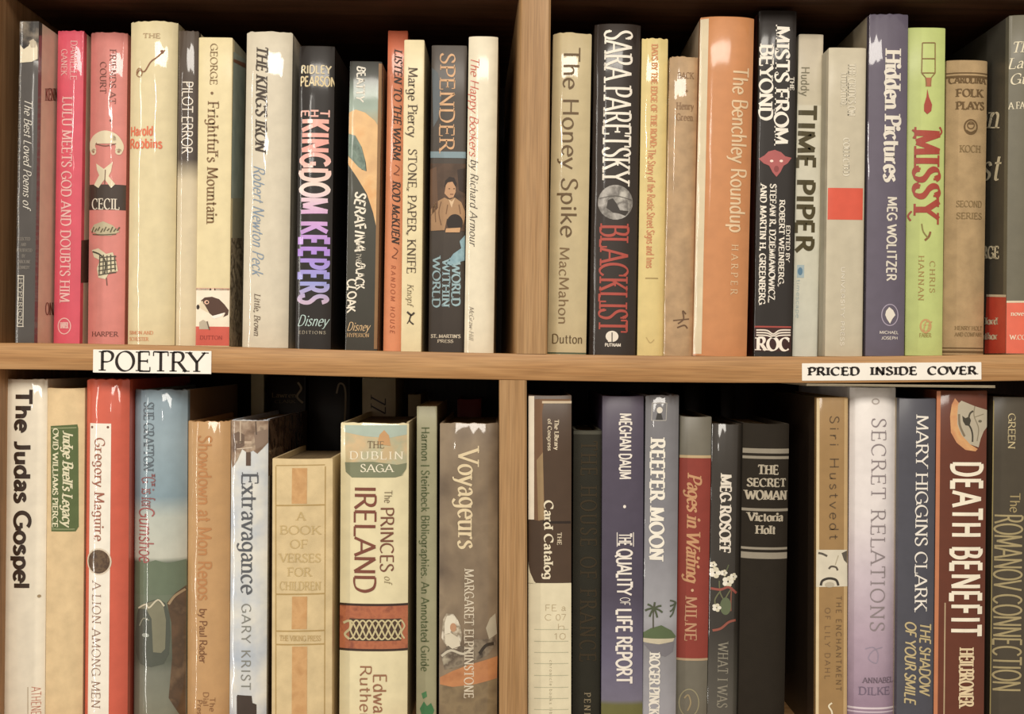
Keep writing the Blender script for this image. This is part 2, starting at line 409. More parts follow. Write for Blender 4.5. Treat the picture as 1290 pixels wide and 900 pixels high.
        tmp.free()
    def m(s, c, fin=None, **k): return c if isinstance(c, bpy.types.Material) else M(c, fin or s.fin, **k)
    def ramp(s, stops): return M('#888888', s.fin, stops=[(s.loc(645, y).z / s.h, c) for y, c in stops], h=s.h)
    def text(s, t, x0, x1, y0, y1, col, sty='sr', part='title_lettering', d='v', layer=3, tr=.05, jit=0):
        ym, xm = (y0 + y1) / 2, (x0 + x1) / 2
        u0, u1 = s.loc(x0, ym).x, s.loc(x1, ym).x; v0, v1 = s.loc(xm, y0).z, s.loc(xm, y1).z
        if d == 'v':
            q = text_quads(t, sty, v0 - v1, u1 - u0, tr, jit); P = [[(u0 + b, v0 - a) for a, b in p] for p in q]
        else:
            q = text_quads(t, sty, u1 - u0, v0 - v1, tr, jit); P = [[(u0 + a, v1 + b) for a, b in p] for p in q]
        s._add(part, P, s.m(col), layer, fine=False)
    def rect(s, x0, x1, y0, y1, col, layer=1, part='band'):
        ym, xm = (y0 + y1) / 2, (x0 + x1) / 2
        u0, u1 = s.loc(x0, ym).x, s.loc(x1, ym).x; v0, v1 = max(.0004, s.loc(xm, y1).z), min(s.h - .0008, s.loc(xm, y0).z)
        u0, u1 = max(-s.w/2, u0), min(s.w/2, u1)
        s._add(part, [[(u0, v0), (u1, v0), (u1, v1), (u0, v1)]], s.m(col), layer)
    def full(s, y0, y1, col, layer=1, part='band'):
        v0, v1 = max(.0004, s.loc(645, y1).z), min(s.h - .0008, s.loc(645, y0).z)
        s._add(part, [[(-s.w/2, v0), (s.w/2, v0), (s.w/2, v1), (-s.w/2, v1)]], s.m(col), layer)
    def poly(s, pts, col, layer=2, part='picture'):
        P = [s.loc(x, y) for x, y in pts]; s._add(part, [[(p.x, min(s.h - .0008, max(.0004, p.z))) for p in P]], s.m(col), layer)
    def ell(s, cx, cy, rx, ry, col, layer=2, part='emblem', ring=0):
        c = s.loc(cx, cy); k = (D + s.Y) / F; n = 26
        A = [(c.x + rx*k*math.cos(6.28319*i/n), c.z + ry*k*math.sin(6.28319*i/n)) for i in range(n)]
        if ring:
            Bq = [(c.x + (rx-ring)*k*math.cos(6.28319*i/n), c.z + (ry-ring)*k*math.sin(6.28319*i/n)) for i in range(n)]
            s._add(part, [[A[i], A[(i+1) % n], Bq[(i+1) % n], Bq[i]] for i in range(n)], s.m(col), layer)
        else: s._add(part, [A], s.m(col), layer)
    def line(s, pts, wpx, col, layer=3, part='emblem', smooth=True):
        P = catmull([tuple(p) for p in pts], 5) if smooth and len(pts) > 2 else pts
        P = [s.loc(x, y) for x, y in P]; k = (D + s.Y) / F * wpx / 2; q = []
        off = []
        for i, p in enumerate(P):
            a = P[max(0, i-1)]; b = P[min(len(P)-1, i+1)]; dd = Vector((b.x-a.x, b.z-a.z)); dd = dd.normalized() if dd.length else Vector((1, 0))
            off.append(((p.x - dd.y*k, p.z + dd.x*k), (p.x + dd.y*k, p.z - dd.x*k)))
        s._add(part, [[off[i][0], off[i][1], off[i+1][1], off[i+1][0]] for i in range(len(P)-1)], s.m(col), layer)
    # ---- printing on a cover board (side = -1 left, 1 right)
    def sloc(s, px, py, side):
        a, b = unroll(px, py); dr = Vector((a, F, b)); c0 = Vector((0, -D, 0)) - s.O
        def R(v): return Vector((v.x * s.cl - v.z * s.sl, v.y, v.x * s.sl + v.z * s.cl))
        c0, dr = R(c0), R(dr); t = (side * s.w/2 - c0.x) / dr.x; P = c0 + dr * t
        return (P.y, P.z)
    def spoly(s, pts, side, col, layer=1, part='cover_picture'):
        P = [s.sloc(x, y, side) for x, y in pts]
        P = [(min(s.d - .001, max(s.B + .0005, a)), min(s.h - .001, max(.0005, b))) for a, b in P]
        s._add(part, [P], s.m(col), layer, side)
    def stext(s, t, x0, x1, y0, y1, side, col, sty='sr', part='cover_lettering', layer=2):
        # horizontal words on a cover board
        k = 1
        q = text_quads(t, sty, x1 - x0, y1 - y0); P = []
        for p in q:
            P.append([s.sloc(x0 + a, y1 - b, side) for a, b in p])
        P = [p for p in P if all(s.B < a < s.d for a, b in p)]
        s._add(part, P, s.m(col), layer, side)
    def done(s):
        for name, (bm, mats) in s.parts.items():
            obj(name.split('#')[0], bm, mats, s.coverobj, 60)
        return s

# ---------------------------------------------------------------- the bookcase
SH = [(-700, 430.5), (0, 432), (230, 435.5), (450, 441.5), (700, 446.5), (900, 449), (1100, 449), (1290, 446.5), (1990, 437)]
SHW = [(lambda p: (p.x, p.z))(at(x, y, 0)) for x, y in SH]
def zshelf(x):
    for (a, za), (b, zb) in zip(SHW, SHW[1:]):
        if a <= x <= b:
            t = (x - a) / (b - a); i = SHW.index((a, za))
            m0 = (zb - SHW[i-1][1]) / (b - SHW[i-1][0]) if i else 0; m1 = (SHW[i+2][1] - za) / (SHW[i+2][0] - a) if i + 2 < len(SHW) else 0
            L = b - a; t2, t3 = t*t, t*t*t
            return (2*t3 - 3*t2 + 1)*za + (t3 - 2*t2 + t)*L*m0 + (-2*t3 + 3*t2)*zb + (t3 - t2)*L*m1
    return SHW[0][1] if x < SHW[0][0] else SHW[-1][1]
THK = 33.5 * .0006
LOW = -.293                     # top of the lower shelf
TOPZ = at(645, -8, 0).z         # underside of the shelf above
DEPTH = .30
XL, XR = -.391, .56
OAKX = wood('#b58651', '#be915d', '#a37442', 0)
OAKZ = wood('#a98152', '#b18a5b', '#9b7446', 2)
SHADED_OAKX = wood('#4a2c1a', '#563420', '#38200f', 0)  # oak toned dark: the shade under the upper shelf is put into its colour
DARKZ = wood('#a5794e', '#b0855a', '#8c643c', 2)
BACK = wood('#2a1a10', '#33200f', '#1b0f08', 2)  # near-black wood, the shade of the deep recess put into its colour
case = empty('bookcase', (0, 0, LOW - .02)); tag(case, 'oak bookcase with two rows of shelves and a thick shelf edge carrying paper signs', 'bookcase')
def cpart(name, bm, mat, lab=None):
    o = obj(name, bm, mat, case); o.location = (0, 0, -(LOW - .02))
    if lab: o['label'] = lab
    return o
bm = bmesh.new(); n = 44; rows = []
for i in range(n + 1):
    x = XL + (XR - XL) * i / n; z = zshelf(x); b = .0012
    rows.append([bm.verts.new(p) for p in ((x, DEPTH, z), (x, b, z), (x, b*.3, z - b*.3), (x, 0, z - b), (x, 0, z - THK + b), (x, b*.3, z - THK + b*.3), (x, b, z - THK), (x, DEPTH, z - THK))])
for a, c in zip(rows, rows[1:]):
    for j in range(8): bm.faces.new((a[j], a[(j+1) % 8], c[(j+1) % 8], c[j]))
bm.faces.new(rows[0]); bm.faces.new(rows[-1]); bmesh.ops.recalc_face_normals(bm, faces=bm.faces)
cpart('shelf', bm, OAKX, 'middle shelf with a lit oak front edge, sagging slightly')
cpart('shelf', box_bm(bmesh.new(), (XL, 0, LOW - .02), (XR, DEPTH, LOW), .001), OAKX)
cpart('shelf', box_bm(bmesh.new(), (XL, 0, TOPZ), (XR, DEPTH, TOPZ + .02), .001), SHADED_OAKX, 'upper shelf with its underside coloured dark for shade')
cpart('side_panel', box_bm(bmesh.new(), (XL - .02, -.002, LOW - .02), (XL, DEPTH, TOPZ + .02), .001), DARKZ, 'left side panel in shade')
cpart('side_panel', box_bm(bmesh.new(), (XR, -.002, LOW - .02), (XR + .02, DEPTH, TOPZ + .02), .001), DARKZ)
cpart('back_panel', box_bm(bmesh.new(), (XL - .02, DEPTH, LOW - .02), (XR + .02, DEPTH + .006, TOPZ + .02)), BACK)
def upright(xa_t, xb_t, yt, xa_b, xb_b, yb, z0, z1, splay):
    a0, b0 = at(xa_b, yb, 0), at(xb_b, yb, 0); a1, b1 = at(xa_t, yt, 0), at(xb_t, yt, 0)
    def ex(p, q, z): return p.x + (q.x - p.x) * (z - p.z) / (q.z - p.z)
    bm = bmesh.new(); v = []; c = .0015
    for z in (z0, z1):
        l, r = ex(a0, a1, z), ex(b0, b1, z)
        v.append([bm.verts.new(p) for p in ((l - splay, DEPTH, z), (l - splay * .1, .010, z), (l - splay*.02, c, z), (l + c*.4, c*.3, z), (l + c, 0, z), (r - c, 0, z), (r, c, z), (r, DEPTH, z))])
    for j in range(8): bm.faces.new((v[0][j], v[0][(j+1) % 8], v[1][(j+1) % 8], v[1][j]))
    bm.faces.new(v[0]); bm.faces.new(v[1]); bmesh.ops.recalc_face_normals(bm, faces=bm.faces)
    return bm
xm = at(670, 440, 0).x
cpart('upright', upright(656, 694, 0, 650, 689.5, 440, zshelf(xm), TOPZ, .014), OAKZ)
cpart('upright', upright(629, 663.5, 490, 629, 664.5, 895, LOW, zshelf(at(646, 480, 0).x) - THK, .004), OAKZ)
def sign(label, text, x0, x1, yt0, yt1, yb0, yb1, tx0, tx1, ty0, ty1, sty, tr):
    """paper strip on the shelf edge; corners in photo pixels, one left and one right edge."""
    Y = -.0006
    P = [at(x0, yb0, Y), at(x1, yb1, Y), at(x1, yt1, Y), at(x0, yt0, Y)]; O = (P[0] + P[1]) / 2
    ax = (P[1] - P[0]).normalized(); up = Vector((-ax.z, 0, ax.x)); W = (P[1] - P[0]).length; Hh = (P[3] - P[0]).dot(up)
    r = empty('paper_sign', (O.x, -.0001, O.z)); r.rotation_euler = (0, -math.atan2(ax.z, ax.x), 0); tag(r, label, 'sign', 'paper signs on the shelf edge')
    obj('paper_strip', box_bm(bmesh.new(), (-W/2, -.0005, 0), (W/2, 0, Hh), .00015), M('#f2ece0', 'matte', .03), r)
    a, b = at(tx0, ty1, Y), at(tx1, ty0, Y); u0, v0 = (a - O).dot(ax), (a - O).dot(up); u1, v1 = (b - O).dot(ax), (b - O).dot(up)
    q = text_quads(text, sty, u1 - u0, v1 - v0, tr); bm = bmesh.new()
    for p in q:
        f = bm.faces.new([bm.verts.new((u0 + x, -.00062, v0 + y)) for x, y in p]); f.normal_update()
        if f.normal.y > 0: f.normal_flip()
    obj('lettering', bm, M('#2d2622', 'matte', .03), r)
sign('white paper sign on the shelf edge reading poetry in large black capitals', 'POETRY', 117, 266, 440.5, 442.5, 469.5, 471.5, 125, 259, 443.5, 467.5, 'sr', .06)
sign('white paper sign on the shelf edge with small bold text about prices', 'PRICED  INSIDE  COVER', 1010.5, 1236.5, 458, 456, 480, 478.5, 1018, 1230, 461.5, 473.5, 'sl', .10)

# ---------------------------------------------------------------- upper shelf, left bay
GA = 'books on the upper shelf left of the divider'
H, P_ = 'hardcover_book', 'paperback_book'
W_ = '#efe6d2'
b = Book(H, 'thin dark grey hardcover with white script, far left end of upper shelf', (25, 48, 26), (18, 43, 430), .006, zshelf, .16, '#4b4642', right='#dcc2aa', fin='gloss', group=GA, bulge=.06, cover='dust_jacket')
b.rect(24, 48, 27, 76, M(0, 'gloss', pic=['#1c1815', '#2c2622', '#6d6254', '#8d806c'], psc=90), 1, 'picture')
b.poly([(25, 56), (30, 62), (36, 58), (40, 50), (45, 52), (47, 60), (47, 74), (40, 78), (25, 79)], '#d9cdb0', 2, 'picture'); b.poly([(37, 52), (42, 49), (46, 54), (44, 60), (39, 60)], '#b7a98f', 3, 'picture')
b.text('The Best Loved Poems of', 30, 40, 124, 262, '#d8d2c4', 'sc'); b.text('JACQUELINE KENNEDY ONASSIS', 21, 25.5, 92, 288, '#8f8778', 'sr', 'author_lettering')
for i, t in enumerate(('SELECTED', 'AND', 'INTRODUCED', 'BY', 'CAROLINE', 'KENNEDY')):
    y = 299 + i * 7.2; k = len(t) * 1.05; b.text(t, 30 - k, 30 + k, y, y + 4, '#8d857a', 'sr', 'author_lettering', 'h')
for a in ((22, 30, 347, 348), (22, 30, 411, 412), (22, 23, 347, 412), (29, 30, 347, 412)): b.rect(*a, '#cfc7b6', 2, 'publisher_mark')
b.text('HYPERION', 23.5, 28.5, 350, 409, '#cfc7b6', 'sr', 'publisher_mark')
b.stext('KENNEDY', 57, 84, 111, 127, 1, '#7a4a34', 'sr'); b.stext('ONASSIS', 57, 84, 381, 397, 1, '#7a4a34', 'sr')
b.done()
b = Book(H, 'hot pink hardcover with pale lettering running down its spine', (72, 105, 38), (66.5, 99, 431), .036, zshelf, .15, '#e4566b', right='#d3c3a6', fin='mylar', group=GA, bulge=.09, cover='dust_jacket')
b.text('LULU MEETS GOD AND DOUBTS HIM', 77, 90, 122, 381, '#f3c3bd', 'sr'); b.text('DANIELLE', 89, 97, 51, 101, '#f0b4b0', 'sr', 'author_lettering'); b.text('GANEK', 77, 85, 62, 95, '#f0b4b0', 'sr', 'author_lettering')
b.ell(81, 411, 8.5, 10.5, '#f3c3bd', 2, 'publisher_mark', 1.2); b.text('HARPER', 76, 86, 406, 414, '#f3c3bd', 'sb', 'publisher_mark', 'h')
b.spoly([(99, 302), (112, 302), (112, 356), (98, 356)], 1, '#5a4436', 1); b.done()
b = Book(H, 'salmon pink hardcover with a white wig emblem and a dark name band', (113, 159, 40), (108.5, 155, 434), .042, zshelf, .14, '#d9857c', fin='mylar', group=GA, bulge=.12, cover='dust_jacket')
b.text('FRIENDS AT', 138, 146, 62, 131, '#7a4a3e', 'sr'); b.text('COURT', 126, 134, 78, 118, '#7a4a3e', 'sr'); b.text('*', 136, 144, 149, 155, '#7a4a3e', 'sr', 'title_lettering')
CR1 = '#e2d6b4'
b.line([(117, 190), (115, 183), (120, 174), (132, 169), (144, 173), (150, 183), (149, 190)], 9, CR1, 3, 'wig_emblem'); b.poly([(120, 172), (130, 166), (140, 167), (147, 174), (146, 181), (122, 181)], CR1, 3, 'wig_emblem')
b.line([(120, 181), (133, 184), (146, 181)], 1, '#7a5a48', 4, 'wig_emblem')
for x in (117, 149): b.ell(x, 191, 4, 4, CR1, 3, 'wig_emblem'); b.ell(x, 191, 1.6, 1.6, '#a77f66', 4, 'wig_emblem')
b.poly([(121, 206), (131, 213), (142, 204), (140, 216), (137, 222), (145, 232), (140, 237), (132, 226), (124, 237), (118, 233), (125, 221), (122, 214)], CR1, 3, 'bow_emblem'); b.line([(133, 214), (132, 232)], 1.2, '#7a5a48', 4, 'bow_emblem')
b.full(238, 270, '#3f332b', 1); b.text('CECIL', 115, 150, 250, 264, '#e6dcc8', 'sr', 'author_lettering', 'h')
b.poly([(113, 290), (118, 283), (130, 279), (142, 284), (150, 292), (140, 297), (126, 297)], '#bdb290', 3, 'cap_emblem')
for k in range(9): b.line([(115 + k*4, 293 - (k % 3)), (118 + k*4, 286 + (k % 2) * 2)], 1.6, '#655c45', 4, 'cap_emblem')
b.line([(116, 295), (130, 296), (146, 295)], 1.4, '#655c45', 4, 'cap_emblem')
b.poly([(115, 315), (124, 313), (134, 320), (142, 318), (146, 330), (148, 342), (138, 343), (133, 352), (124, 350), (122, 338), (126, 328), (118, 324)], '#d9cfac', 3, 'scarf_emblem')
for k in range(5): b.line([(126 + k*4.5, 322 - (k % 2)), (125 + k*5, 347 - k*1.5)], 1.5, '#565040', 4, 'scarf_emblem'); b.line([(125 - (k > 1), 325 + k*5.5), (146, 323 + k*5)], 1.5, '#565040', 4, 'scarf_emblem')
b.line([(116, 317), (126, 321), (133, 330), (132, 345)], 2, '#4c4636', 4, 'scarf_emblem'); b.line([(134, 350), (135, 360)], 1.2, '#6a4a3e', 3, 'scarf_emblem')
b.text('HARPER', 115, 148, 418, 424, '#6a3a30', 'sr', 'publisher_lettering', 'h'); b.done()
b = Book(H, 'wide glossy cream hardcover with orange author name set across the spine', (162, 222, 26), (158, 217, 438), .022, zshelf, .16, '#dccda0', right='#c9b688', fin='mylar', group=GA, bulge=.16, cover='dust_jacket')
b.text('Harold', 162, 193, 158, 171, '#e2704a', 'sx', 'author_lettering', 'h'); b.text('Robbins', 161, 204, 174, 187, '#e2704a', 'sx', 'author_lettering', 'h')
b.text('THE', 180, 202, 42, 48, '#b59a72', 'sb', 'title_lettering', 'h'); b.line([(171, 94), (175, 88), (182, 90), (190, 78), (198, 72), (207, 63)], 1.6, '#8a5a3a', 3); b.ell(175, 91, 4.5, 6, '#9a7048', 3, 'emblem', 1.2); b.ell(204, 65, 2.2, 2.2, '#7a4a30', 3)
b.text('SIMON AND', 161, 193, 417, 421.5, '#d98a5c', 'sr', 'publisher_lettering', 'h'); b.text('SCHUSTER', 161, 187, 425, 429.5, '#d98a5c', 'sr', 'publisher_lettering', 'h'); b.done()
b = Book(H, 'narrow wrapped hardcover, grey above and cream below, white title', (224.5, 249.4, 38), (220, 245.4, 439), .022, zshelf, .15, '#5f5148', fin='mylar', group=GA, bulge=.16, cover='dust_jacket', right='#d2c29a',
         stops=[(30, '#54473c'), (205, '#4c4037'), (232, '#d3c3a0'), (440, '#dccba4')])
b.text('PILOT ERROR', 229, 243, 102, 194, '#e8ddcb', 'sa', tr=.0); b.done()
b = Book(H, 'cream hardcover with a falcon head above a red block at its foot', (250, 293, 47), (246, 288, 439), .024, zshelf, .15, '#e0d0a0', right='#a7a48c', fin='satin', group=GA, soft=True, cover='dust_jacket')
b.text('GEORGE', 265, 274, 55, 107, '#8a6c40', 'sr', 'author_lettering'); b.text('*', 263, 273, 113, 122, '#7a5a34', 'sr', 'author_lettering'); b.text("Frightful's Mountain", 261, 275, 128, 282, '#7d5c34', 'sr')
b.rect(246, 289, 363, 366, '#d9a488', 1, 'band'); b.full(368, 416, '#efe3cb', 1, 'picture'); b.full(416, 440, '#cf5a49', 1, 'band'); b.text('DUTTON', 252, 280, 423, 428, '#9c3a30', 'sr', 'publisher_lettering', 'h')
b.poly([(253, 379), (258, 375), (267, 374), (276, 377), (283, 384), (288, 391), (287, 397), (281, 400), (284, 394), (276, 396), (269, 399), (264, 395), (259, 386)], '#54392c', 2, 'picture')
b.poly([(248, 386), (252, 382), (255, 379), (259, 386), (263, 394), (260, 393)], '#e0cfae', 2, 'picture'); b.ell(249.5, 387, 2, 3, '#352a22', 3, 'picture'); b.ell(260.5, 381, 3, 2.6, '#e8b89a', 3, 'picture'); b.ell(261, 381, 1.4, 1.4, '#2a1c16', 4, 'picture')
b.poly([(265, 399), (276, 396), (283, 394), (279, 399), (270, 402)], '#f5ece0', 3, 'picture'); b.poly([(251, 415), (251, 406), (256, 403), (261, 406), (263, 415)], '#b9ad96', 2, 'picture'); b.line([(261, 405), (264, 416)], 1.5, '#6a5a48', 3, 'picture')
b.spoly([(294, 65), (309, 75), (306, 250), (291, 250)], 1, M(0, 'satin', pic=['#93a39c', '#a7b3a8', '#8a968a'], psc=30), 1); b.spoly([(294, 74), (309, 80), (309, 86), (294, 78)], 1, '#8a5a40', 2)
b.spoly([(291, 300), (306, 300), (303, 438), (288, 438)], 1, M(0, 'satin', pic=['#6a5a44', '#b3a488', '#4a3e30', '#c0b090'], psc=120), 1); b.done()
b = Book(H, 'off-white wrapped hardcover with bold black italic title and pale blue author', (309, 368, 39), (304, 361, 440), .025, zshelf, .15, '#d6ccb4', fin='mylar', group=GA, bulge=.13, cover='dust_jacket')
b.text("THE KING'S IRON", 322, 337, 57, 190, '#453a30', 'ib', tr=.02); b.text('Robert Newton Peck', 318, 333, 208, 346, '#7f93a8', 'sc', 'author_lettering'); b.text('Little, Brown', 320, 328, 370, 423, '#6a5a4a', 'it', 'publisher_lettering'); b.done()
b = Book(H, 'thick black hardcover with huge shiny rainbow capitals', (377, 421, 57), (371, 416, 441), .022, zshelf, .17, '#211b17', fin='gloss', group=GA, bulge=.10, cover='dust_jacket')
b.text('RIDLEY', 379, 417, 82, 93, '#d8c8a0', 'sx', 'author_lettering', 'h'); b.text('PEARSON', 378, 423, 96, 109, '#dcc898', 'sx', 'author_lettering', 'h')
hol = b.ramp([(135, '#f0b8a8'), (190, '#f2a69a'), (240, '#f0dcd0'), (275, '#d8a8d8'), (320, '#b48ae4'), (360, '#9aa0e0'), (385, '#c8b0c8')])
b.text('T', 403, 415, 138, 148, hol, 'sx'); b.text('H', 391, 402, 138, 148, hol, 'sx'); b.text('E', 379, 390, 138, 148, hol, 'sx'); b.text('KINGDOM KEEPERS', 377, 415, 150, 383, hol, 'sh', tr=.09)
b.text('Disney', 374, 412, 397, 411, '#b8d2cc', 'sc', 'publisher_lettering', 'h'); b.text('EDITIONS', 376, 410, 417, 421, '#b0a690', 'sr', 'publisher_lettering', 'h', tr=.3); b.done()
b = Book(P_, 'dark paperback with a painted orange swirl and scrawled white title', (440, 482, 77), (435.5, 474, 442), .03, zshelf, .14, '#3d3a31', right='#7a5a3c', fin='gloss', soft=True, group=GA,
         stops=[(76, '#2f2e28'), (100, '#4a4c46'), (122, '#8a9a8c'), (140, '#9fb0a2'), (160, '#b8a880'), (200, '#4a4a40'), (440, '#38352c')])
b.poly([(439, 142), (448, 138), (460, 142), (472, 152), (481, 166), (481, 330), (477, 300), (470, 268), (462, 244), (450, 224), (438, 206), (438, 196), (446, 204), (456, 214), (462, 216), (461, 205), (456, 186), (448, 171), (439, 168)], M(0, 'gloss', pic=['#e2a868', '#e8bc80', '#dcae78'], psc=60), 2)
b.poly([(439, 169), (447, 171), (455, 184), (460, 203), (461, 216), (452, 211), (444, 202), (438, 195)], M(0, 'gloss', pic=['#4e6a5e', '#7d9082', '#36483e'], psc=90), 3)
b.rect(474, 483, 80, 440, '#8f6a42', 3); b.text('BEATTY', 449, 460, 84, 128, '#e8e2d2', 'sx', 'author_lettering', jit=.2)
b.text('SERAFINA', 447, 461, 243, 318, '#ece4d0', 'sx', jit=.25); b.text('AND THE', 449, 455.5, 304, 331, '#d8d0bc', 'sa', jit=.25); b.text('BLACK', 448, 460, 331, 365, '#ece4d0', 'sx', jit=.25); b.text('CLOAK', 437, 449, 352, 394, '#ece4d0', 'sx', jit=.25)
b.text('Disney', 437, 465, 406, 417, '#e0bc88', 'sc', 'publisher_lettering', 'h'); b.text('HYPERION', 437, 465, 420, 425, '#c4a272', 'sr', 'publisher_lettering', 'h'); b.done()
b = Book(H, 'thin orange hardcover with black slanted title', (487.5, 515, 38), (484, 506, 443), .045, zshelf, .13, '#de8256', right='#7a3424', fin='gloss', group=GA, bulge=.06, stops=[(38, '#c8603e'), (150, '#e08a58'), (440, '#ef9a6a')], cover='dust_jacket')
b.text('LISTEN TO THE WARM', 496, 506, 62, 201, '#33231a', 'ib'); b.line([(498, 208), (503, 212), (500, 217), (496, 219), (503, 221)], 1.2, '#8a4a2a', 3); b.text('ROD McKUEN', 494, 504, 228, 306, '#3a281e', 'ib', 'author_lettering')
b.line([(496, 312), (501, 316), (498, 321), (494, 324), (500, 326)], 1.2, '#8a4a2a', 3); b.text('RANDOM HOUSE', 492, 498, 334, 420, '#b8643c', 'xi', 'publisher_lettering', tr=.4); b.done()
b = Book(P_, 'cream paperback with plain dark serif title running down', (509, 535, 50), (505.5, 530, 444), .024, zshelf, .14, '#e2d3a6', right='#b3a178', fin='satin', soft=True, group=GA)
b.text('Marge Piercy', 514, 526, 85, 173, '#5a4a36', 'sr', 'author_lettering'); b.text('STONE, PAPER, KNIFE', 513.5, 524.5, 188, 345, '#5a4a36', 'sr'); b.text('Knopf', 513, 521, 358, 385, '#8a7a5a', 'it', 'publisher_lettering')
b.line([(513, 393), (518, 397), (522, 394)], 2.4, '#40342a', 3, 'publisher_mark'); b.line([(518, 397), (516, 404), (521, 409)], 1.8, '#40342a', 3, 'publisher_mark'); b.line([(516, 403), (513, 408)], 1.2, '#40342a', 3, 'publisher_mark'); b.done()
b = Book(P_, 'charcoal paperback with seated man photo, blue stripe and orange capitals', (544, 588, 57), (539.5, 584, 444), .036, zshelf, .13, '#423a33', fin='satin', soft=True, group=GA, stops=[(57, '#57504a'), (120, '#4a423a'), (300, '#433a32'), (440, '#3a322b')])
b.poly([(544, 85), (552, 92), (556, 120), (552, 150), (546, 160)], '#5c656a', 1, 'grey_figure'); b.text('SPENDER', 554, 573, 67, 191, '#d8a878', 'sr', 'author_lettering'); b.full(192, 200, '#8097a0', 2)
b.full(207, 292, M(0, 'satin', pic=['#3a2a1e', '#5a4230', '#4a3626'], psc=60), 2, 'picture')
b.poly([(541, 214), (550, 210), (552, 262), (543, 272)], '#6a4c34', 3, 'picture'); b.poly([(576, 214), (586, 212), (586, 244), (578, 240)], '#33241a', 3, 'picture')
b.poly([(560, 244), (562, 232), (565, 227), (570, 226), (574, 231), (574, 242), (571, 249), (566, 250)], '#c0926a', 4, 'picture'); b.poly([(560, 236), (561, 228), (566, 223), (572, 224), (575, 231), (574, 236), (570, 229), (564, 230)], '#2a1c14', 5, 'picture'); b.line([(565, 238), (567, 238)], 1, '#4a3020', 5, 'picture'); b.line([(571, 238), (573, 238)], 1, '#4a3020', 5, 'picture'); b.line([(567, 245), (571, 245)], 1, '#6a3c28', 5, 'picture')
b.poly([(543, 264), (549, 255), (560, 249), (566, 252), (573, 249), (581, 255), (587, 270), (583, 284), (576, 276), (563, 276), (560, 290), (543, 291)], '#ab845c', 3, 'picture'); b.poly([(565, 251), (569, 262), (573, 250), (569, 254)], '#d8b890', 4, 'picture')
for q in ([(556, 254), (553, 268), (556, 284)], [(564, 258), (562, 270)], [(578, 258), (580, 270)], [(548, 262), (549, 280)]): b.line(q, 1.2, '#7a5838', 4, 'picture')
b.ell(573, 281, 10, 11, '#2b1f18', 4, 'picture'); b.poly([(562, 288), (580, 287), (579, 293), (561, 293)], '#c89a6c', 5, 'picture')
b.poly([(586, 296), (579, 304), (581, 313), (571, 320), (562, 333), (570, 335), (580, 330), (586, 328)], M(0, 'satin', pic=['#6f93a2', '#8fb2bd', '#5a7a88'], psc=80), 3, 'blue_splash')
b.text('WORLD', 569, 580, 331, 386, '#96b4bb', 'sb'); b.text('WITHIN', 557, 567, 327, 387, '#96b4bb', 'sb'); b.text('WORLD', 545, 555, 324, 388, '#96b4bb', 'sb')
b.text("ST. MARTIN'S", 543, 580, 421.5, 426, '#cfc3ac', 'sb', 'publisher_lettering', 'h'); b.text('PRESS', 551, 571, 428, 432, '#cfc3ac', 'sb', 'publisher_lettering', 'h'); b.done()
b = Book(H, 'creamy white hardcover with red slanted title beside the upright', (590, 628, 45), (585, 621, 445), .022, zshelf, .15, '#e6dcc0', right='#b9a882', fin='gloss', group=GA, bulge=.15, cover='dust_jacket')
b.text('The Happy Bookers', 592, 603, 70, 196, '#d0604c', 'sc', tr=0); b.text('by Richard Armour', 592, 602, 200, 309, '#5a5048', 'sc', 'author_lettering'); b.text('McGraw-Hill', 591, 597, 386, 428, '#8a7f70', 'sc', 'publisher_lettering'); b.done()

# ---------------------------------------------------------------- upper shelf, right bay
GB = 'books on the upper shelf right of the divider'
b = Book(H, 'beige hardcover with large brown title, first right of the upright', (697, 746, 41), (690, 738.5, 447), .022, zshelf, .15, '#cdbb8e', fin='mylar', group=GB, bulge=.12, cover='dust_jacket')
b.text('The Honey Spike', 708, 729, 59, 299, '#69502a', 'op', tr=.04); b.text('MacMahon', 704, 717, 311, 409, '#836840', 'op', 'author_lettering'); b.text('Dutton', 695, 734, 421, 433, '#6a5430', 'op', 'publisher_lettering', 'h'); b.full(443, 449, '#4f5a3e', 1, 'cloth_foot'); b.done()
b = Book(H, 'black hardcover with white condensed capitals and a moonlike disc', (751, 807, 29), (741.5, 802.5, 448), .022, zshelf, .16, '#302721', fin='gloss', group=GB, bulge=.15, cover='dust_jacket')
b.text('SARA PARETSKY', 760, 796, 38, 231, '#eee6d6', 'sr', 'author_lettering', tr=.02); b.ell(775.5, 255, 22, 22, M(0, 'gloss', pic=['#8a8580', '#b3aea6', '#6f6a64', '#c2bdb2'], psc=70), 2); b.poly([(764, 262), (766, 252), (772, 250), (777, 257), (781, 265), (792, 266), (788, 272), (779, 269), (772, 268)], '#3c3631', 3, 'emblem'); b.line([(755, 250), (775, 247), (796, 252)], 1, '#5a554f', 3)
b.text('BLACKLIST', 755, 792, 283, 419, '#b04a3c', 'sr', tr=.02); b.ell(771, 424, 8, 7, '#eae2d2', 3, 'publisher_mark'); b.rect(766, 769, 422, 431, '#eae2d2', 3, 'publisher_mark'); b.line([(771, 419), (771, 432)], 1.2, '#30281f', 4, 'publisher_mark'); b.text('PUTNAM', 762, 782, 432.5, 437, '#eae2d2', 'sx', 'publisher_lettering', 'h'); b.done()
b = Book(H, 'narrow pale yellow hardcover with small orange lettering', (809, 842, 48), (803, 836, 447), .026, zshelf, .14, '#dcc680', fin='mylar', group=GB, bulge=.10, cover='dust_jacket')
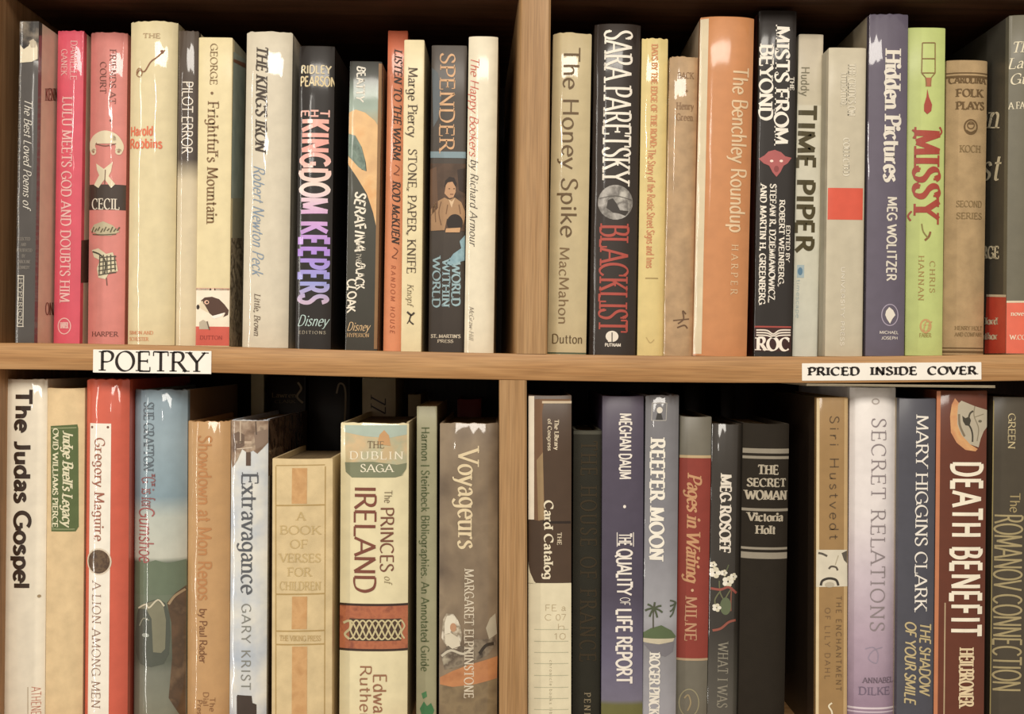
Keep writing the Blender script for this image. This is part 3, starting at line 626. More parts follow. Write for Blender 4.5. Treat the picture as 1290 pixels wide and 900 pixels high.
b.text('DAYS BY THE EDGE OF THE ROAD:', 820, 828, 56, 186, '#cf8a55', 'sb'); b.text('The Story of the Rustic Street Signs and Inns', 815, 825, 188, 338, '#cc7a50', 'op'); b.rect(813, 829, 350, 351.5, '#a98f55', 2, 'band'); b.line([(814, 425), (819, 432), (824, 428)], 1, '#c0a668', 3, 'publisher_mark'); b.done()
b = Book(H, 'short worn tan book wrapped in wrinkled clear plastic', (844, 880.4, 71), (837.2, 872.4, 446), .019, zshelf, .13, '#b4936a', fin='mylar', group=GB, bulge=.12, cover='dust_jacket', mott=.18)
b.text('BACK', 854, 874, 91, 99, '#8a6844', 'sr', 'title_lettering', 'h'); b.text('*', 860, 870, 110, 118, '#8a6844', 'sr', 'title_lettering', 'h'); b.text('Henry', 852, 874, 129, 138, '#8a6844', 'sr', 'author_lettering', 'h'); b.text('Green', 852, 873, 143, 152, '#8a6844', 'sr', 'author_lettering', 'h')
b.line([(848, 404), (868, 402)], 1.4, '#6a4c30', 3, 'publisher_mark'); b.line([(854, 408), (861, 402), (860, 392), (864, 396)], 1.8, '#6a4c30', 3, 'publisher_mark'); b.line([(853, 413), (862, 410), (866, 414)], 1.8, '#6a4c30', 3, 'publisher_mark'); b.done()
b = Book(H, 'tall terracotta orange hardcover with cream title near its right edge', (885, 951, 20), (873.5, 943.5, 447), .012, zshelf, .18, '#c98650', left='#b7a184', fin='gloss', group=GB, bulge=.14, cover='dust_jacket')
b.rect(872, 889, 22, 446, '#dbcba8', 1, 'edge_strip'); b.text('The Benchley Roundup', 921, 942, 84, 293, '#e2c49a', 'op', tr=.02); b.text('HARPER', 921, 930, 308, 371, '#ddb98c', 'sr', 'publisher_lettering', tr=.5); b.done()
b = Book(P_, 'black paperback with white capitals and a red horned head', (957, 1004, 13), (950, 998, 446), .02, zshelf, .14, '#251f1b', left='#4a1e18', fin='gloss', soft=True, bulge=.05, group=GB)
b.text('MISTS FROM', 976, 994, 33, 182, '#f0e9da', 'sb', tr=.03); b.text('THE', 995, 1000.5, 97, 114, '#e6decd', 'sb'); b.text('BEYOND', 957, 974, 56, 152, '#f0e9da', 'sb', tr=.02)
b.poly([(956, 200), (963, 196), (968, 191), (976, 189), (984, 192), (989, 197), (997, 199), (992, 206), (987, 209), (983, 217), (978, 223), (973, 217), (969, 209), (962, 206)], '#b05a58', 3, 'emblem'); b.ell(972, 203, 2.2, 1.6, '#f0d8c8', 4); b.ell(984, 203, 2.2, 1.6, '#f0d8c8', 4); b.ell(978, 213, 3, 4, '#8e4442', 4)
for t, x0, x1, y0, y1 in (('EDITED BY', 990, 995, 284, 330), ('ROBERT WEINBERG,', 981, 988, 252, 361), ('STEFAN R. DZIEMIANOWICZ,', 969, 977, 232, 381), ('AND MARTIN H. GREENBERG', 957, 965, 232, 384)): b.text(t, x0, x1, y0, y1, '#ece4d4', 'sb', 'author_lettering')
b.rect(951, 997, 411, 443, '#3a1a16', 1, 'publisher_mark'); b.rect(951, 997, 411, 413, '#a8443a', 2, 'publisher_mark')
for i in range(3): b.line([(953, 416 + i*3.2), (966, 416.5 + i*3.2), (974, 421 + i*2.2), (982, 416.5 + i*3.2), (996, 416 + i*3.2)], 1.7, '#eadfcf', 3, 'publisher_mark')
b.text('ROC', 953, 995, 425, 442, '#f4ecde', 'sb', 'publisher_lettering', 'h'); b.done()
b = Book(P_, 'slim pale paperback with chunky dark olive capitals', (1005, 1039, 43), (1000, 1028.2, 444), .034, zshelf, .13, '#ccc4ac', fin='satin', soft=True, group=GB, stops=[(43, '#c9bda4'), (124, '#cdc3a8'), (126, '#d9d2ba'), (330, '#d6d4c0'), (444, '#d2d4c6')])
b.text('Huddy', 1009, 1020, 84, 121, '#7d765c', 'sa', 'author_lettering'); b.text('TIME PIPER', 1003, 1027, 132, 318, '#4a3f18', 'sh', tr=.07)
b.rect(1004, 1013, 334, 350, '#a9bcc0', 2, 'publisher_mark'); b.ell(1008, 342, 3, 5, '#5f86a0', 3, 'publisher_mark'); b.text('timescape', 1003, 1008, 352, 401, '#9fb4b6', 'sa', 'publisher_lettering'); b.done()
b = Book(P_, 'warm grey paperback with a red square on its spine', (1045, 1091, 60), (1039, 1087, 446), .014, zshelf, .15, '#c2b89e', left='#a89f88', fin='satin', soft=True, group=GB)
b.rect(1043, 1087, 237, 277, '#d8543a', 1, 'red_square'); b.text('THE CRITICS ON', 1068, 1078, 80, 146, '#d6cdb6', 'sb'); b.text('LITERATURE', 1059, 1067, 92, 134, '#d6cdb6', 'sb'); b.text('COLLECTED', 1062, 1070, 174, 222, '#d8d0ba', 'sb', 'author_lettering'); b.text('UNIVERSITY PRESS', 1059, 1064, 336, 436, '#e0d8c6', 'sx', 'publisher_lettering'); b.done()
b = Book(H, 'tall muted purple hardcover with white serif title in clear wrap', (1097, 1145, 17), (1091, 1140.5, 446), .01, zshelf, .17, '#5f5767', left='#a3967c', fin='mylar', group=GB, bulge=.08, cover='dust_jacket')
b.text('Hidden Pictures', 1114, 1135, 63, 229, '#e4dccc', 'sb'); b.text('MEG WOLITZER', 1117, 1130, 248, 354, '#dcd4c4', 'sx', 'author_lettering'); b.ell(1121, 397, 11, 14, '#a79cae', 2, 'publisher_mark', 1.3); b.poly([(1116, 392), (1120, 387), (1125, 391), (1128, 397), (1124, 402), (1121, 408), (1117, 402), (1115, 397)], '#e4dccc', 3, 'publisher_mark')
b.text('MICHAEL', 1108, 1132, 417, 421, '#d8cfc4', 'sx', 'publisher_lettering', 'h'); b.text('JOSEPH', 1110, 1131, 424, 428, '#d8cfc4', 'sx', 'publisher_lettering', 'h'); b.done()
b = Book(H, 'lime green hardcover with a bottle outline and red blood drop', (1146, 1192, 34), (1141, 1189, 445), .02, zshelf, .15, '#bcc977', fin='satin', group=GB, bulge=.09, cover='dust_jacket')
R2 = '#a84434'
for q in ([(1162, 54), (1178, 54)], [(1178, 54), (1178, 92)], [(1162, 54), (1161, 92)], [(1162, 74), (1178, 74)], [(1161, 92), (1166, 98), (1167, 108)], [(1178, 92), (1173, 98), (1172, 108)], [(1161, 92), (1178, 92)]): b.line(q, 1.3, '#8a6a3a', 3, smooth=False)
b.rect(1166, 1173, 98, 109, '#b06a48', 3, 'emblem'); b.poly([(1168, 112), (1170, 122), (1174, 132), (1173, 140), (1168, 144), (1164, 140), (1164, 132), (1167, 122)], R2, 3, 'emblem')
b.text('MISSY', 1151, 1185, 164, 276, R2, 'sb', tr=.1); b.line([(1150, 163), (1154, 168), (1151, 174)], 2.2, R2, 4, 'title_lettering'); b.line([(1184, 160), (1187, 166), (1182, 172)], 2.2, R2, 4, 'title_lettering'); b.line([(1148, 278), (1145, 272), (1149, 266)], 2.2, R2, 4, 'title_lettering')
b.line([(1161, 282), (1163, 292), (1169, 300)], 1.6, '#8a7a40', 3); b.line([(1165, 303), (1170, 298), (1172, 292)], 2.6, '#8a5a34', 3)
b.text('CHRIS', 1171, 1178, 329, 369, '#a8864a', 'sr', 'author_lettering', tr=.2); b.text('HANNAN', 1157, 1164, 322, 379, '#a8864a', 'sr', 'author_lettering', tr=.2); b.ell(1166, 411, 7.5, 9, '#c89a62', 2, 'publisher_mark', 2.2); b.text('ff', 1161, 1171, 405, 417, '#c89a62', 'it', 'publisher_mark', 'h'); b.text('FABER', 1158, 1173, 420, 425, '#a08444', 'sr', 'publisher_lettering', 'h'); b.done()
b = Book(H, 'old tan cloth book with faint brown lines and a small mask emblem', (1194.5, 1247, 75), (1190, 1241, 444), .03, zshelf, .13, '#b2966c', fin='cloth', group=GB, bulge=.13, mott=.14)
BR = '#6e5738'
b.full(83, 84.5, BR, 2, 'band'); b.full(87, 90, BR, 2, 'band')
for t, x0, x1, y0, y1 in (('CAROLINA', 1197, 1243, 96, 105), ('FOLK', 1205, 1239, 112, 122), ('PLAYS', 1205, 1241, 128, 138)): b.text(t, x0, x1, y0, y1, BR, 'sb', 'title_lettering', 'h')
b.ell(1223, 160, 9, 10, BR, 2, 'emblem', 2); b.ell(1223, 158, 5, 5, BR, 2, 'emblem', 1.4); b.line([(1217, 164), (1223, 167), (1229, 164)], 1.6, BR, 3); b.line([(1219, 156), (1227, 156)], 1.6, BR, 3)
for t, x0, x1, y0, y1, p in (('KOCH', 1209, 1236, 183, 192, 'author_lettering'), ('SECOND', 1205, 1238, 253, 261, 'series_lettering'), ('SERIES', 1205, 1238, 268, 276, 'series_lettering'), ('HENRY HOLT', 1203, 1239, 411, 416, 'publisher_lettering'), ('AND COMPANY', 1203, 1239, 419, 424, 'publisher_lettering')): b.text(t, x0, x1, y0, y1, '#87704a', 'sr', p, 'h')
b.full(430, 431.5, BR, 2, 'band'); b.full(434, 437, BR, 2, 'band'); b.done()
b = Book(H, 'worn grey hardcover with a red foot at the right frame edge', (1274, 1334, 18), (1270, 1330, 444), .003, zshelf, .19, '#6b6654', left='#4a463c', fin='satin', group=GB, bulge=.10, cover='dust_jacket')
b.full(375, 452, '#e2664a', 1, 'red_foot'); b.full(373, 375.5, '#d8c8a8', 2, 'red_foot')
b.spoly([(1243, 373), (1272, 373), (1272, 460), (1240, 460)], -1, '#cc4630', 1, 'cover_band'); b.spoly([(1243, 371), (1272, 371), (1272, 374), (1243, 374)], -1, '#d8c8a8', 2, 'cover_band')
for t, x0, y0, y1 in (('The', 1276, 52, 66), ('Lady', 1272, 72, 86), ('Guest', 1274, 92, 106)): b.text(t, x0, x0 + (y1-y0) * .62 * len(t), y0, y1, '#ddd2b2', 'it', 'title_lettering', 'h')
b.text('A FAMILY', 1273, 1310, 128, 137, '#ddd2b2', 'sr', 'author_lettering', 'h'); b.text('novel of', 1275, 1300, 392, 398, '#eadcc0', 'sr', 'publisher_lettering', 'h'); b.text('W.COLE', 1274, 1300, 422, 428, '#eadcc0', 'sr', 'publisher_lettering', 'h')
for t, x1, y0, y1 in (('Lion', 1258, 130, 162), ('Ghost', 1259, 192, 228), ('GEORGE', 1259, 310, 326), ('lord', 1257, 400, 409), ('author', 1257, 419, 428)):
    b.stext(t, x1 - len(t) * (y1-y0) * (.46 if len(t) > 4 else .42), x1, y0, y1, -1, '#ddd2b2', 'it' if y1 < 300 else 'sb', layer=3)
b.done()

# ---------------------------------------------------------------- lower shelf, left bay
GC = 'books on the lower shelf left of the divider'
b = Book(H, 'cream wrapped hardcover with very heavy dark sans title, far left lower shelf', (4, 57, 478), (0, 54, 899), .02, LOW, .15, '#f0e6cf', fin='mylar', group=GC, bulge=.13, cover='dust_jacket')
b.text('The Judas Gospel', 17.5, 39.5, 490, 742, '#38261a', 'sh', tr=.03); b.text('ATHENEUM', 39, 50, 866, 916, '#c06a52', 'th', 'publisher_lettering'); b.line([(35, 866), (35, 915)], .8, '#b09a78', 2, 'rule_line', False); b.ell(48, 752, 2.2, 2, '#a38d68', 2, 'stain'); b.done()
b = Book(H, 'sand cloth book with a green title panel near its top', (58, 106, 489), (56, 102, 899), .020, LOW, .14, '#d9be90', fin='cloth', group=GC, bulge=.09, mott=.10)
b.poly([(63, 537), (97, 535), (98, 540), (98.5, 664), (95, 670), (64, 670)], '#5c6a42', 1, 'title_panel'); b.line([(64, 540), (96, 539)], .8, '#a9ad82', 2, 'title_panel', False); b.line([(65, 667), (94, 667)], .8, '#a9ad82', 2, 'title_panel', False)
b.text("Judge Buell's Legacy", 79, 92, 542, 663, '#ddd6b4', 'ib', tr=0); b.text('OVID WILLIAMS PIERCE', 66, 73.5, 540, 665, '#ddd6b4', 'sb', 'author_lettering', tr=.03); b.done()
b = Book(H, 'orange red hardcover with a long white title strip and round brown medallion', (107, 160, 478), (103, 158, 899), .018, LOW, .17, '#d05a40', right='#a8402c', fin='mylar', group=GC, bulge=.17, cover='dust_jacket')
b.poly([(112, 533.5), (140, 534), (136.5, 935), (108.5, 935)], '#efe8d8', 1, 'title_panel')
b.text('Gregory Maguire', 118.5, 132, 552, 682, '#a0604a', 'sr', 'author_lettering', tr=.08); b.text('A LION AMONG MEN', 115, 127, 733, 893, '#8f6a58', 'tr', tr=.08)
b.ell(124, 708, 16.5, 17, '#d8c8b0', 2, 'medallion'); b.ell(124, 708, 14.5, 15, M(0, 'mylar', pic=['#35251a', '#6a5238', '#4a3526', '#7a6044'], psc=150), 3, 'medallion')
for x in (115, 136): b.ell(x, 538.5, 1.6, 1.6, '#7a4a3a', 2, 'title_panel')
b.done()
b = Book(H, 'wide blue and green painted jacket with red and grey title', (166, 232, 491), (163.5, 231, 899), .026, LOW, .17, '#93a8b2', right='#6b5138', fin='mylar', group=GC, bulge=.22, cover='dust_jacket',
         stops=[(490, '#8399a6'), (560, '#93a8b2'), (628, '#839ba6'), (655, '#b9bfb4'), (705, '#c2c3b4'), (712, '#5e6a58'), (745, '#6c7862'), (835, '#5a6052'), (850, '#75786a'), (900, '#7d7e6c')])
b.poly([(166, 711), (176, 707), (186, 709), (196, 706), (210, 710), (231, 707), (231, 750), (166, 750)], '#65735c', 1)
b.poly([(170, 775), (173, 766), (185, 759), (198, 755), (208, 760), (213, 774), (214, 800), (212, 825), (206, 837), (190, 841), (175, 838), (168, 826), (166, 806)], '#4d5247', 2, 'mailbox'); b.poly([(172, 768), (183, 761), (198, 756), (206, 764), (209, 782), (208, 818), (203, 823), (193, 822), (191, 780), (184, 768)], '#7c7a62', 3, 'mailbox'); b.line([(172, 768), (183, 762), (188, 766), (199, 756), (207, 764)], 2, '#c8bfa4', 4, 'mailbox'); b.line([(174, 790), (180, 780), (188, 782)], 1.5, '#8a8a76', 4, 'mailbox'); b.ell(183, 801, 5, 2.6, '#9fa59a', 4, 'mailbox')
b.poly([(231, 740), (220, 748), (210, 760), (215, 785), (216, 830), (212, 880), (230, 915)], M(0, 'mylar', pic=['#6a4f36', '#54402c', '#7e6448'], psc=60), 2, 'brown_figure'); b.line([(212, 762), (219, 752), (230, 745)], 3, '#a38a66', 3, 'brown_figure')
b.text('SUE GRAFTON', 180, 194, 507, 594, '#59656e', 'sr', 'author_lettering', tr=0); b.text('"G" is for', 177, 196, 598, 640, '#8f5a5a', 'sr'); b.text('Gumshoe', 173, 195, 640, 710, '#a55a56', 'sa', tr=0); b.done()
b = Book(H, 'amber tan wrapped hardcover with faint orange title', (235, 288, 531), (233, 287, 899), .03, LOW, .14, '#c29762', fin='mylar', group=GC, bulge=.17, cover='dust_jacket')
b.text('Showdown at Mon Repos', 249, 267, 549, 757, '#bb8048', 'op', tr=.03); b.text('by Paul Rader', 251, 261, 767, 836, '#7a4f2c', 'op', 'author_lettering', tr=0)
for t, x, y in (('The', 264, 879), ('Dial', 256, 872), ('Press', 248, 882)): b.text(t, x, x + 7, y, y + 18 + 5 * (t == 'Press'), '#8a5f38', 'op', 'publisher_lettering')
b.done()
b = Book(H, 'cloudy pale blue jacket with rooftops at the top and grey title', (291, 337, 529), (288, 335, 899), .03, LOW, .17, '#b9c3cf', right='#4a3626', fin='mylar', group=GC, bulge=.09, cover='dust_jacket', pic=['#a9b6c6', '#c3cad0', '#dcdcd4', '#e6e2d6'], psc=26)
b.poly([(291, 529), (338, 529), (337, 558), (330, 566), (324, 572), (319, 568), (312, 571), (305, 566), (299, 580), (292, 590), (290, 575)], M(0, 'mylar', pic=['#5a4434', '#8a705a', '#b09a82', '#4a382a'], psc=75), 2, 'rooftops'); b.poly([(320, 545), (337, 541), (337, 556), (330, 563), (322, 566)], '#8a7462', 3, 'rooftops'); b.poly([(292, 548), (300, 544), (308, 548), (308, 562), (300, 566), (293, 570)], '#6e5848', 3, 'rooftops'); b.line([(303, 531), (303, 556)], 1.2, '#d0bca2', 4, 'rooftops', False); b.line([(322, 531), (323, 548)], 1, '#3f3026', 4, 'rooftops', False); b.line([(298, 566), (318, 564)], 1, '#d8c6ae', 4, 'rooftops', False); b.rect(310, 316, 570, 587, '#5a4638', 3, 'rooftops'); b.rect(296, 317, 556, 559, '#c2ab92', 3, 'rooftops')
b.text('Extravagance', 304, 325, 596, 749, '#565a60', 'sr', tr=.03); b.text('GARY KRIST', 304, 316, 761, 870, '#84857e', 'op', 'author_lettering', tr=.15)
b.poly([(298, 878), (299, 876), (317, 877), (318, 886), (323, 888), (323, 935), (298, 935)], '#3f332b', 2, 'chimney')
b.spoly([(337, 530), (381, 516), (381, 600), (337, 600)], 1, M(0, 'mylar', pic=['#2a1a12', '#4a3222', '#7a5f48', '#33231a'], psc=70), 1); b.done()
b = Book(H, 'short straw-coloured cloth book with ruled panels and orange stripe', (342, 419, 578), (342, 417, 899), .012, LOW, .13, '#d4bd8e', right='#c8ae7c', fin='cloth', group=GC, bulge=.05, mott=.10, pages=PAGES_OLD)
LN = '#b0935c'
b.line([(347, 588), (347, 910)], 1.4, LN, 1, 'ruled_border', False); b.line([(409.5, 588), (408.5, 910)], 1.4, LN, 1, 'ruled_border', False)
for y in (586, 636.5, 748.5, 795, 812): b.line([(347, y + 1), (409, y)], 1.8 if y > 600 else 1.2, LN, 1, 'ruled_border', False)
for y0, y1 in ((590, 635), (752, 793), (815, 915)): b.poly([(368, y0), (387, y0), (386.5, y1), (367.5, y1)], M(0, 'cloth', pic=['#c2925c', '#d0a36c', '#b98a56'], psc=70), 2, 'orange_stripe')
for i, (t, x0, x1) in enumerate((('A', 374, 384), ('BOOK', 352, 404), ('OF', 365, 388), ('VERSES', 352, 404), ('FOR', 362, 392), ('CHILDREN', 352, 404))): b.text(t, x0, x1, 645 + i*17.6, 656 + i*17.6, '#c3aa74', 'sr', 'title_lettering', 'h')
b.text('THE VIKING PRESS', 352, 404, 801, 808, '#bca06a', 'sr', 'publisher_lettering', 'h'); b.done()
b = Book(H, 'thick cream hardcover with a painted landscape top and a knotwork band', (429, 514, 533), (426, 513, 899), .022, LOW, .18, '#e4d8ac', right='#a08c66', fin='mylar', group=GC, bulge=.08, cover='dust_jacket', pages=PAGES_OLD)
b.poly([(434, 536), (512, 536), (512, 590), (507, 600), (498, 602), (443, 602), (435, 595)], M(0, 'mylar', pic=['#c5b78a', '#d6b98a', '#b7b592', '#ccb283'], psc=40), 1, 'landscape_picture'); b.poly([(434, 536), (512, 536), (512, 548), (490, 552), (460, 550), (434, 545)], '#aebfb0', 2, 'landscape_picture'); b.poly([(475, 560), (478, 548), (484, 542), (490, 549), (492, 562)], '#c99a64', 3, 'landscape_picture'); b.poly([(434, 583), (470, 582), (500, 586), (512, 584), (511, 592), (505, 600), (498, 602), (443, 602), (435, 595)], '#7d8263', 2, 'landscape_picture')
b.text('THE', 463, 484, 556, 565, '#7a684a', 'sr', 'series_lettering', 'h'); b.text('DUBLIN', 440, 508, 569, 579, '#f1e9cf', 'sr', 'series_lettering', 'h', tr=.15); b.text('SAGA', 454, 495, 585, 595, '#f1e9cf', 'sr', 'series_lettering', 'h', tr=.1)
b.text('The', 484, 494, 618, 634, '#8a7a5a', 'op'); b.text('PRINCES', 479, 496, 639, 721, '#7a4a34', 'op', tr=.0); b.text('of', 484, 494, 726, 735, '#9a8a64', 'it'); b.text('IRELAND', 446, 474, 612, 748, '#7d4431', 'op', tr=-.02)
b.full(762, 822, '#3a2418', 1, 'knotwork_band'); b.full(765, 819, M(0, 'mylar', pic=['#a85c3c', '#b86a42', '#8e4a32'], psc=150), 2, 'knotwork_band'); b.rect(440, 505, 780, 808, '#4a3524', 3, 'knotwork_band')
KN = '#c9bb8a'
for ph in (0, 1, 2, 3):
    b.line([(441 + i * 4, 794 + 12 * math.sin(i * .785 + ph * math.pi / 2)) for i in range(17)], 2.0, KN, 4 + ph % 2, 'knotwork_band')
b.line([(432, 786), (440, 783), (441, 792), (434, 800), (440, 806)], 3, KN, 4, 'knotwork_band'); b.line([(505, 782), (509, 790), (505, 798), (509, 806)], 2, KN, 4, 'knotwork_band')
b.text('Edward', 470, 487, 849, 920, '#9a6a4a', 'op', 'author_lettering'); b.text('Rutherfurd', 453, 468, 838, 950, '#9a6a4a', 'op', 'author_lettering'); b.done()
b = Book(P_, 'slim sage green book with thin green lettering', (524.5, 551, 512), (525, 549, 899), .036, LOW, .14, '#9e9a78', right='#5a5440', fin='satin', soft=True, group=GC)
b.text('Harmon | Steinbeck Bibliographies. An Annotated Guide', 530.5, 541, 538, 846, '#58623c', 'op', tr=.06); b.poly([(529, 893), (534, 884), (538, 890), (543, 886), (547, 895), (542, 910), (533, 908)], '#3f7a4a', 2, 'leaf_mark'); b.poly([(531, 874), (537, 871), (538, 878), (533, 881)], '#4a8050', 2, 'leaf_mark'); b.done()
b = Book(H, 'brown painted jacket with seated figures, beside the lower upright', (553.5, 628, 533), (553, 626, 899), .022, LOW, .17, '#77654f', fin='mylar', group=GC, bulge=.08, cover='dust_jacket', pages=PAGES_OLD, pic=['#5f4f3e', '#7a6852', '#8d7a60', '#695844'], psc=22)
b.text('Voyageurs', 577, 604, 566, 692, '#e2cfa6', 'sr', tr=.03); b.text('MARGARET ELPHINSTONE', 585, 597, 717, 880, '#d8ccb4', 'sr', 'author_lettering', tr=.08)
FG = M(0, 'mylar', pic=['#6e5c4a', '#cfc2a8', '#8a7c66', '#e2d8c2', '#544638'], psc=85)
b.poly([(556, 805), (558, 782), (562, 774), (571, 774), (577, 782), (581, 792), (582, 806), (576, 818), (566, 818), (560, 812)], FG, 2, 'painted_figures'); b.poly([(560, 786), (563, 777), (570, 775), (575, 781), (572, 788), (566, 800), (560, 800)], '#ddd4bd', 3, 'painted_figures'); b.ell(571, 791, 4, 5.5, '#b98a66', 4, 'painted_figures'); b.poly([(560, 800), (568, 798), (578, 804), (580, 814), (570, 818), (561, 812)], '#d3c9b0', 3, 'painted_figures'); b.line([(556, 828), (568, 820), (584, 824), (596, 816)], 3, '#c5bba4', 4, 'painted_figures'); b.line([(604, 824), (612, 814), (622, 812)], 4, '#33291f', 3, 'painted_figures'); b.poly([(555, 826), (566, 812), (584, 815), (598, 806), (612, 806), (622, 800), (625, 812), (615, 826), (600, 832), (580, 840), (560, 845)], M(0, 'mylar', pic=['#3f342a', '#8a7c66', '#5d4f40', '#b3a88e'], psc=75), 2, 'painted_figures'); b.poly([(612, 792), (617, 780), (624, 774), (626, 800), (616, 806)], '#b5ab92', 3, 'painted_figures')
b.poly([(554, 855), (570, 846), (590, 838), (612, 832), (627, 828), (626, 856), (600, 862), (570, 866), (554, 864)], M(0, 'mylar', pic=['#a86a3c', '#c2824c', '#b87848'], psc=60), 3, 'painted_figures'); b.poly([(554, 865), (600, 862), (626, 856), (626, 930), (553, 930)], M(0, 'mylar', pic=['#6f5c42', '#8a7654', '#5d4d38'], psc=50), 2, 'painted_figures'); b.done()

# ---------------------------------------------------------------- lower shelf, right bay
GD = 'books on the lower shelf right of the divider'
b = Book(H, 'dark brown and cream hardcover printed like a library index card', (666, 720, 498), (665.5, 719.5, 899), .008, LOW, .16, '#4d3a2a', left='#e0d3bc', fin='satin', group=GD, bulge=.04, cover='dust_jacket')
b.rect(665, 673, 499, 655, '#f0e4cc', 2, 'pale_edge'); b.poly([(680, 503), (719, 503), (719, 508), (685, 508), (683, 520), (684, 575), (686, 640), (680, 657), (672, 655), (672, 503)], '#79583c', 1, 'brown_frame'); b.rect(683, 720, 505.5, 508.5, '#cdb99a', 2, 'brown_frame'); b.poly([(676, 580), (684, 570), (685, 630), (686, 655), (678, 656)], '#9a7f58', 2, 'brown_frame')
b.full(735, 940, '#dfd4b2', 1, 'index_card'); b.poly([(665, 708), (668, 722), (673, 733), (676, 736), (665, 736)], '#dfd4b2', 1, 'index_card'); b.rect(684, 719, 657, 660, '#2c2119', 1, 'brown_frame')
b.text('The Library', 698.5, 704, 529, 567, '#d8c8aa', 'sb', 'author_lettering'); b.text('of Congress', 690, 695, 528, 568, '#d8c8aa', 'sb', 'author_lettering'); b.text('Card Catalog', 685.5, 697, 631, 730, '#e6dabc', 'sb'); b.text('THE', 702, 707.5, 671, 687, '#d0c0a2', 'sb')
for y in (793, 808, 822, 836, 851, 866, 880, 894): b.rect(673, 716, y, y + .9, '#b9b596', 2, 'card_rule')
for i, t in enumerate(('FE a', 'C 07', '  h', '  10')): b.text(t, 686, 713, 762 + i*12, 770 + i*12, '#b39f7a', 'th', 'call_number', 'h')
b.text('chronicle books library', 692, 696, 832, 915, '#8f8468', 'th', 'publisher_lettering', tr=.3); b.done()
b = Book(H, 'dark green-black cloth book with faint brown stamped letters', (723, 758, 542), (720.5, 756, 899), .03, LOW, .14, '#35332a', fin='cloth', group=GD, bulge=.08, rim='#5c5a4a')
b.text('THE HOUSE OF FRANCE', 731, 752, 556, 834, '#453b2b', 'sr', tr=.25); b.text('PENN', 736, 744, 873, 905, '#9a8c6e', 'sr', 'publisher_lettering', tr=.35); b.full(541, 547, '#58564a', 1, 'worn_head'); b.done()
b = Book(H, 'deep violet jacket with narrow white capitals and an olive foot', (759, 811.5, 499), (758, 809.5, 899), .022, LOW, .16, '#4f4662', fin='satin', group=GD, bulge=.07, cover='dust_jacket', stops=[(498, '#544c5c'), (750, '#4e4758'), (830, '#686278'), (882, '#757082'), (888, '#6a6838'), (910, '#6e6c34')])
b.text('MEGHAN DAUM', 780, 796, 521, 604, '#ece4d8', 'sx', 'author_lettering', tr=.02); b.text('*', 783, 792, 634, 643, '#ece4d8', 'sx', 'dot_ornament'); b.text('THE', 779, 796, 672, 688, '#ece4d8', 'sx', tr=.0); b.line([(777.5, 671), (777.5, 689)], 1, '#ece4d8', 3, 'title_rule', False); b.line([(798, 671), (798, 689)], 1, '#ece4d8', 3, 'title_rule', False)
b.text('QUALITY', 776.5, 797, 692, 750, '#ece4d8', 'sx', tr=0); b.text('OF', 781, 794, 753, 763, '#ece4d8', 'sa', tr=0); b.text('LIFE REPORT', 776, 796.5, 767, 862, '#ece4d8', 'sx', tr=0); b.done()
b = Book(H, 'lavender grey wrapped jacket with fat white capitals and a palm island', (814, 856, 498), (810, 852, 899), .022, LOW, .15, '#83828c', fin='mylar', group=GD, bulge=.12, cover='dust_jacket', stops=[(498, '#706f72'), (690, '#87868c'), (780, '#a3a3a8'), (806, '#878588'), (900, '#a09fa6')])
for q in (((822, 508), (840, 508)), ((840, 508), (839, 530)), ((822, 508), (821, 530)), ((821, 530), (839, 530))): b.line(q, .9, '#b4b0a8', 2, 'publisher_mark', False)
b.ell(831, 517, 3.6, 4, '#e0dacb', 3, 'publisher_mark'); b.poly([(828, 521), (833, 521), (835, 529), (826, 529)], '#3b3a38', 3, 'publisher_mark')
b.text('REEFER MOON', 819, 837, 553, 706, '#f2ecdc', 'sb', tr=.1)
b.poly([(811, 798), (820, 792), (833, 788), (846, 795), (852, 803), (850, 806), (811, 805)], '#556640', 2, 'palm_island'); b.poly([(811, 805), (850, 805), (848, 809), (830, 812), (811, 810)], '#c8bda0', 3, 'palm_island'); b.line([(823, 792), (823, 775), (824, 762)], 1.6, '#4c4a38', 3, 'palm_island')
for a in range(7):
    t = a * .9 + .3; b.line([(824, 767), (824 + 6*math.cos(t), 767 + 5*math.sin(t)), (824 + 11*math.cos(t), 767 + 10*math.sin(t) + 2)], 2.4, '#4a543a', 3, 'palm_island')
for a in range(4): b.line([(852, 760), (848, 758 + a*5), (844, 757 + a*7)], 2, '#4c563e', 3, 'palm_edge')
b.poly([(811, 812), (850, 810), (848, 822), (838, 828), (820, 822)], '#77747a', 2, 'water_shade'); b.text('ROGER PINCKNEY', 818, 831, 823, 925, '#e8e2d4', 'sb', 'author_lettering', tr=0); b.done()
b = Book(H, 'grey book with a red middle band and dull gold italic title', (857.5, 897, 525), (851, 891, 899), .03, LOW, .14, '#716c5e', fin='satin', group=GD, bulge=.10, cover='dust_jacket')
b.full(572, 827, '#8f3a2e', 1, 'red_band'); b.full(570, 573.5, '#c2a87c', 2, 'gold_line'); b.full(826, 829, '#b59a78', 2, 'gold_line'); b.text('Pages in Waiting', 865, 883, 597, 733, '#c79468', 'ib', tr=.0); b.text('*', 868, 878, 739, 749, '#d0a880', 'sr'); b.text('MILNE', 863, 878, 752, 808, '#c0906c', 'sr', 'author_lettering', tr=.1)
b.ell(868, 886, 13, 18, '#9a9272', 2, 'publisher_mark', 1.4); b.line([(862, 880), (867, 876), (870, 886), (866, 896)], 2, '#9a8a68', 3, 'publisher_mark'); b.done()
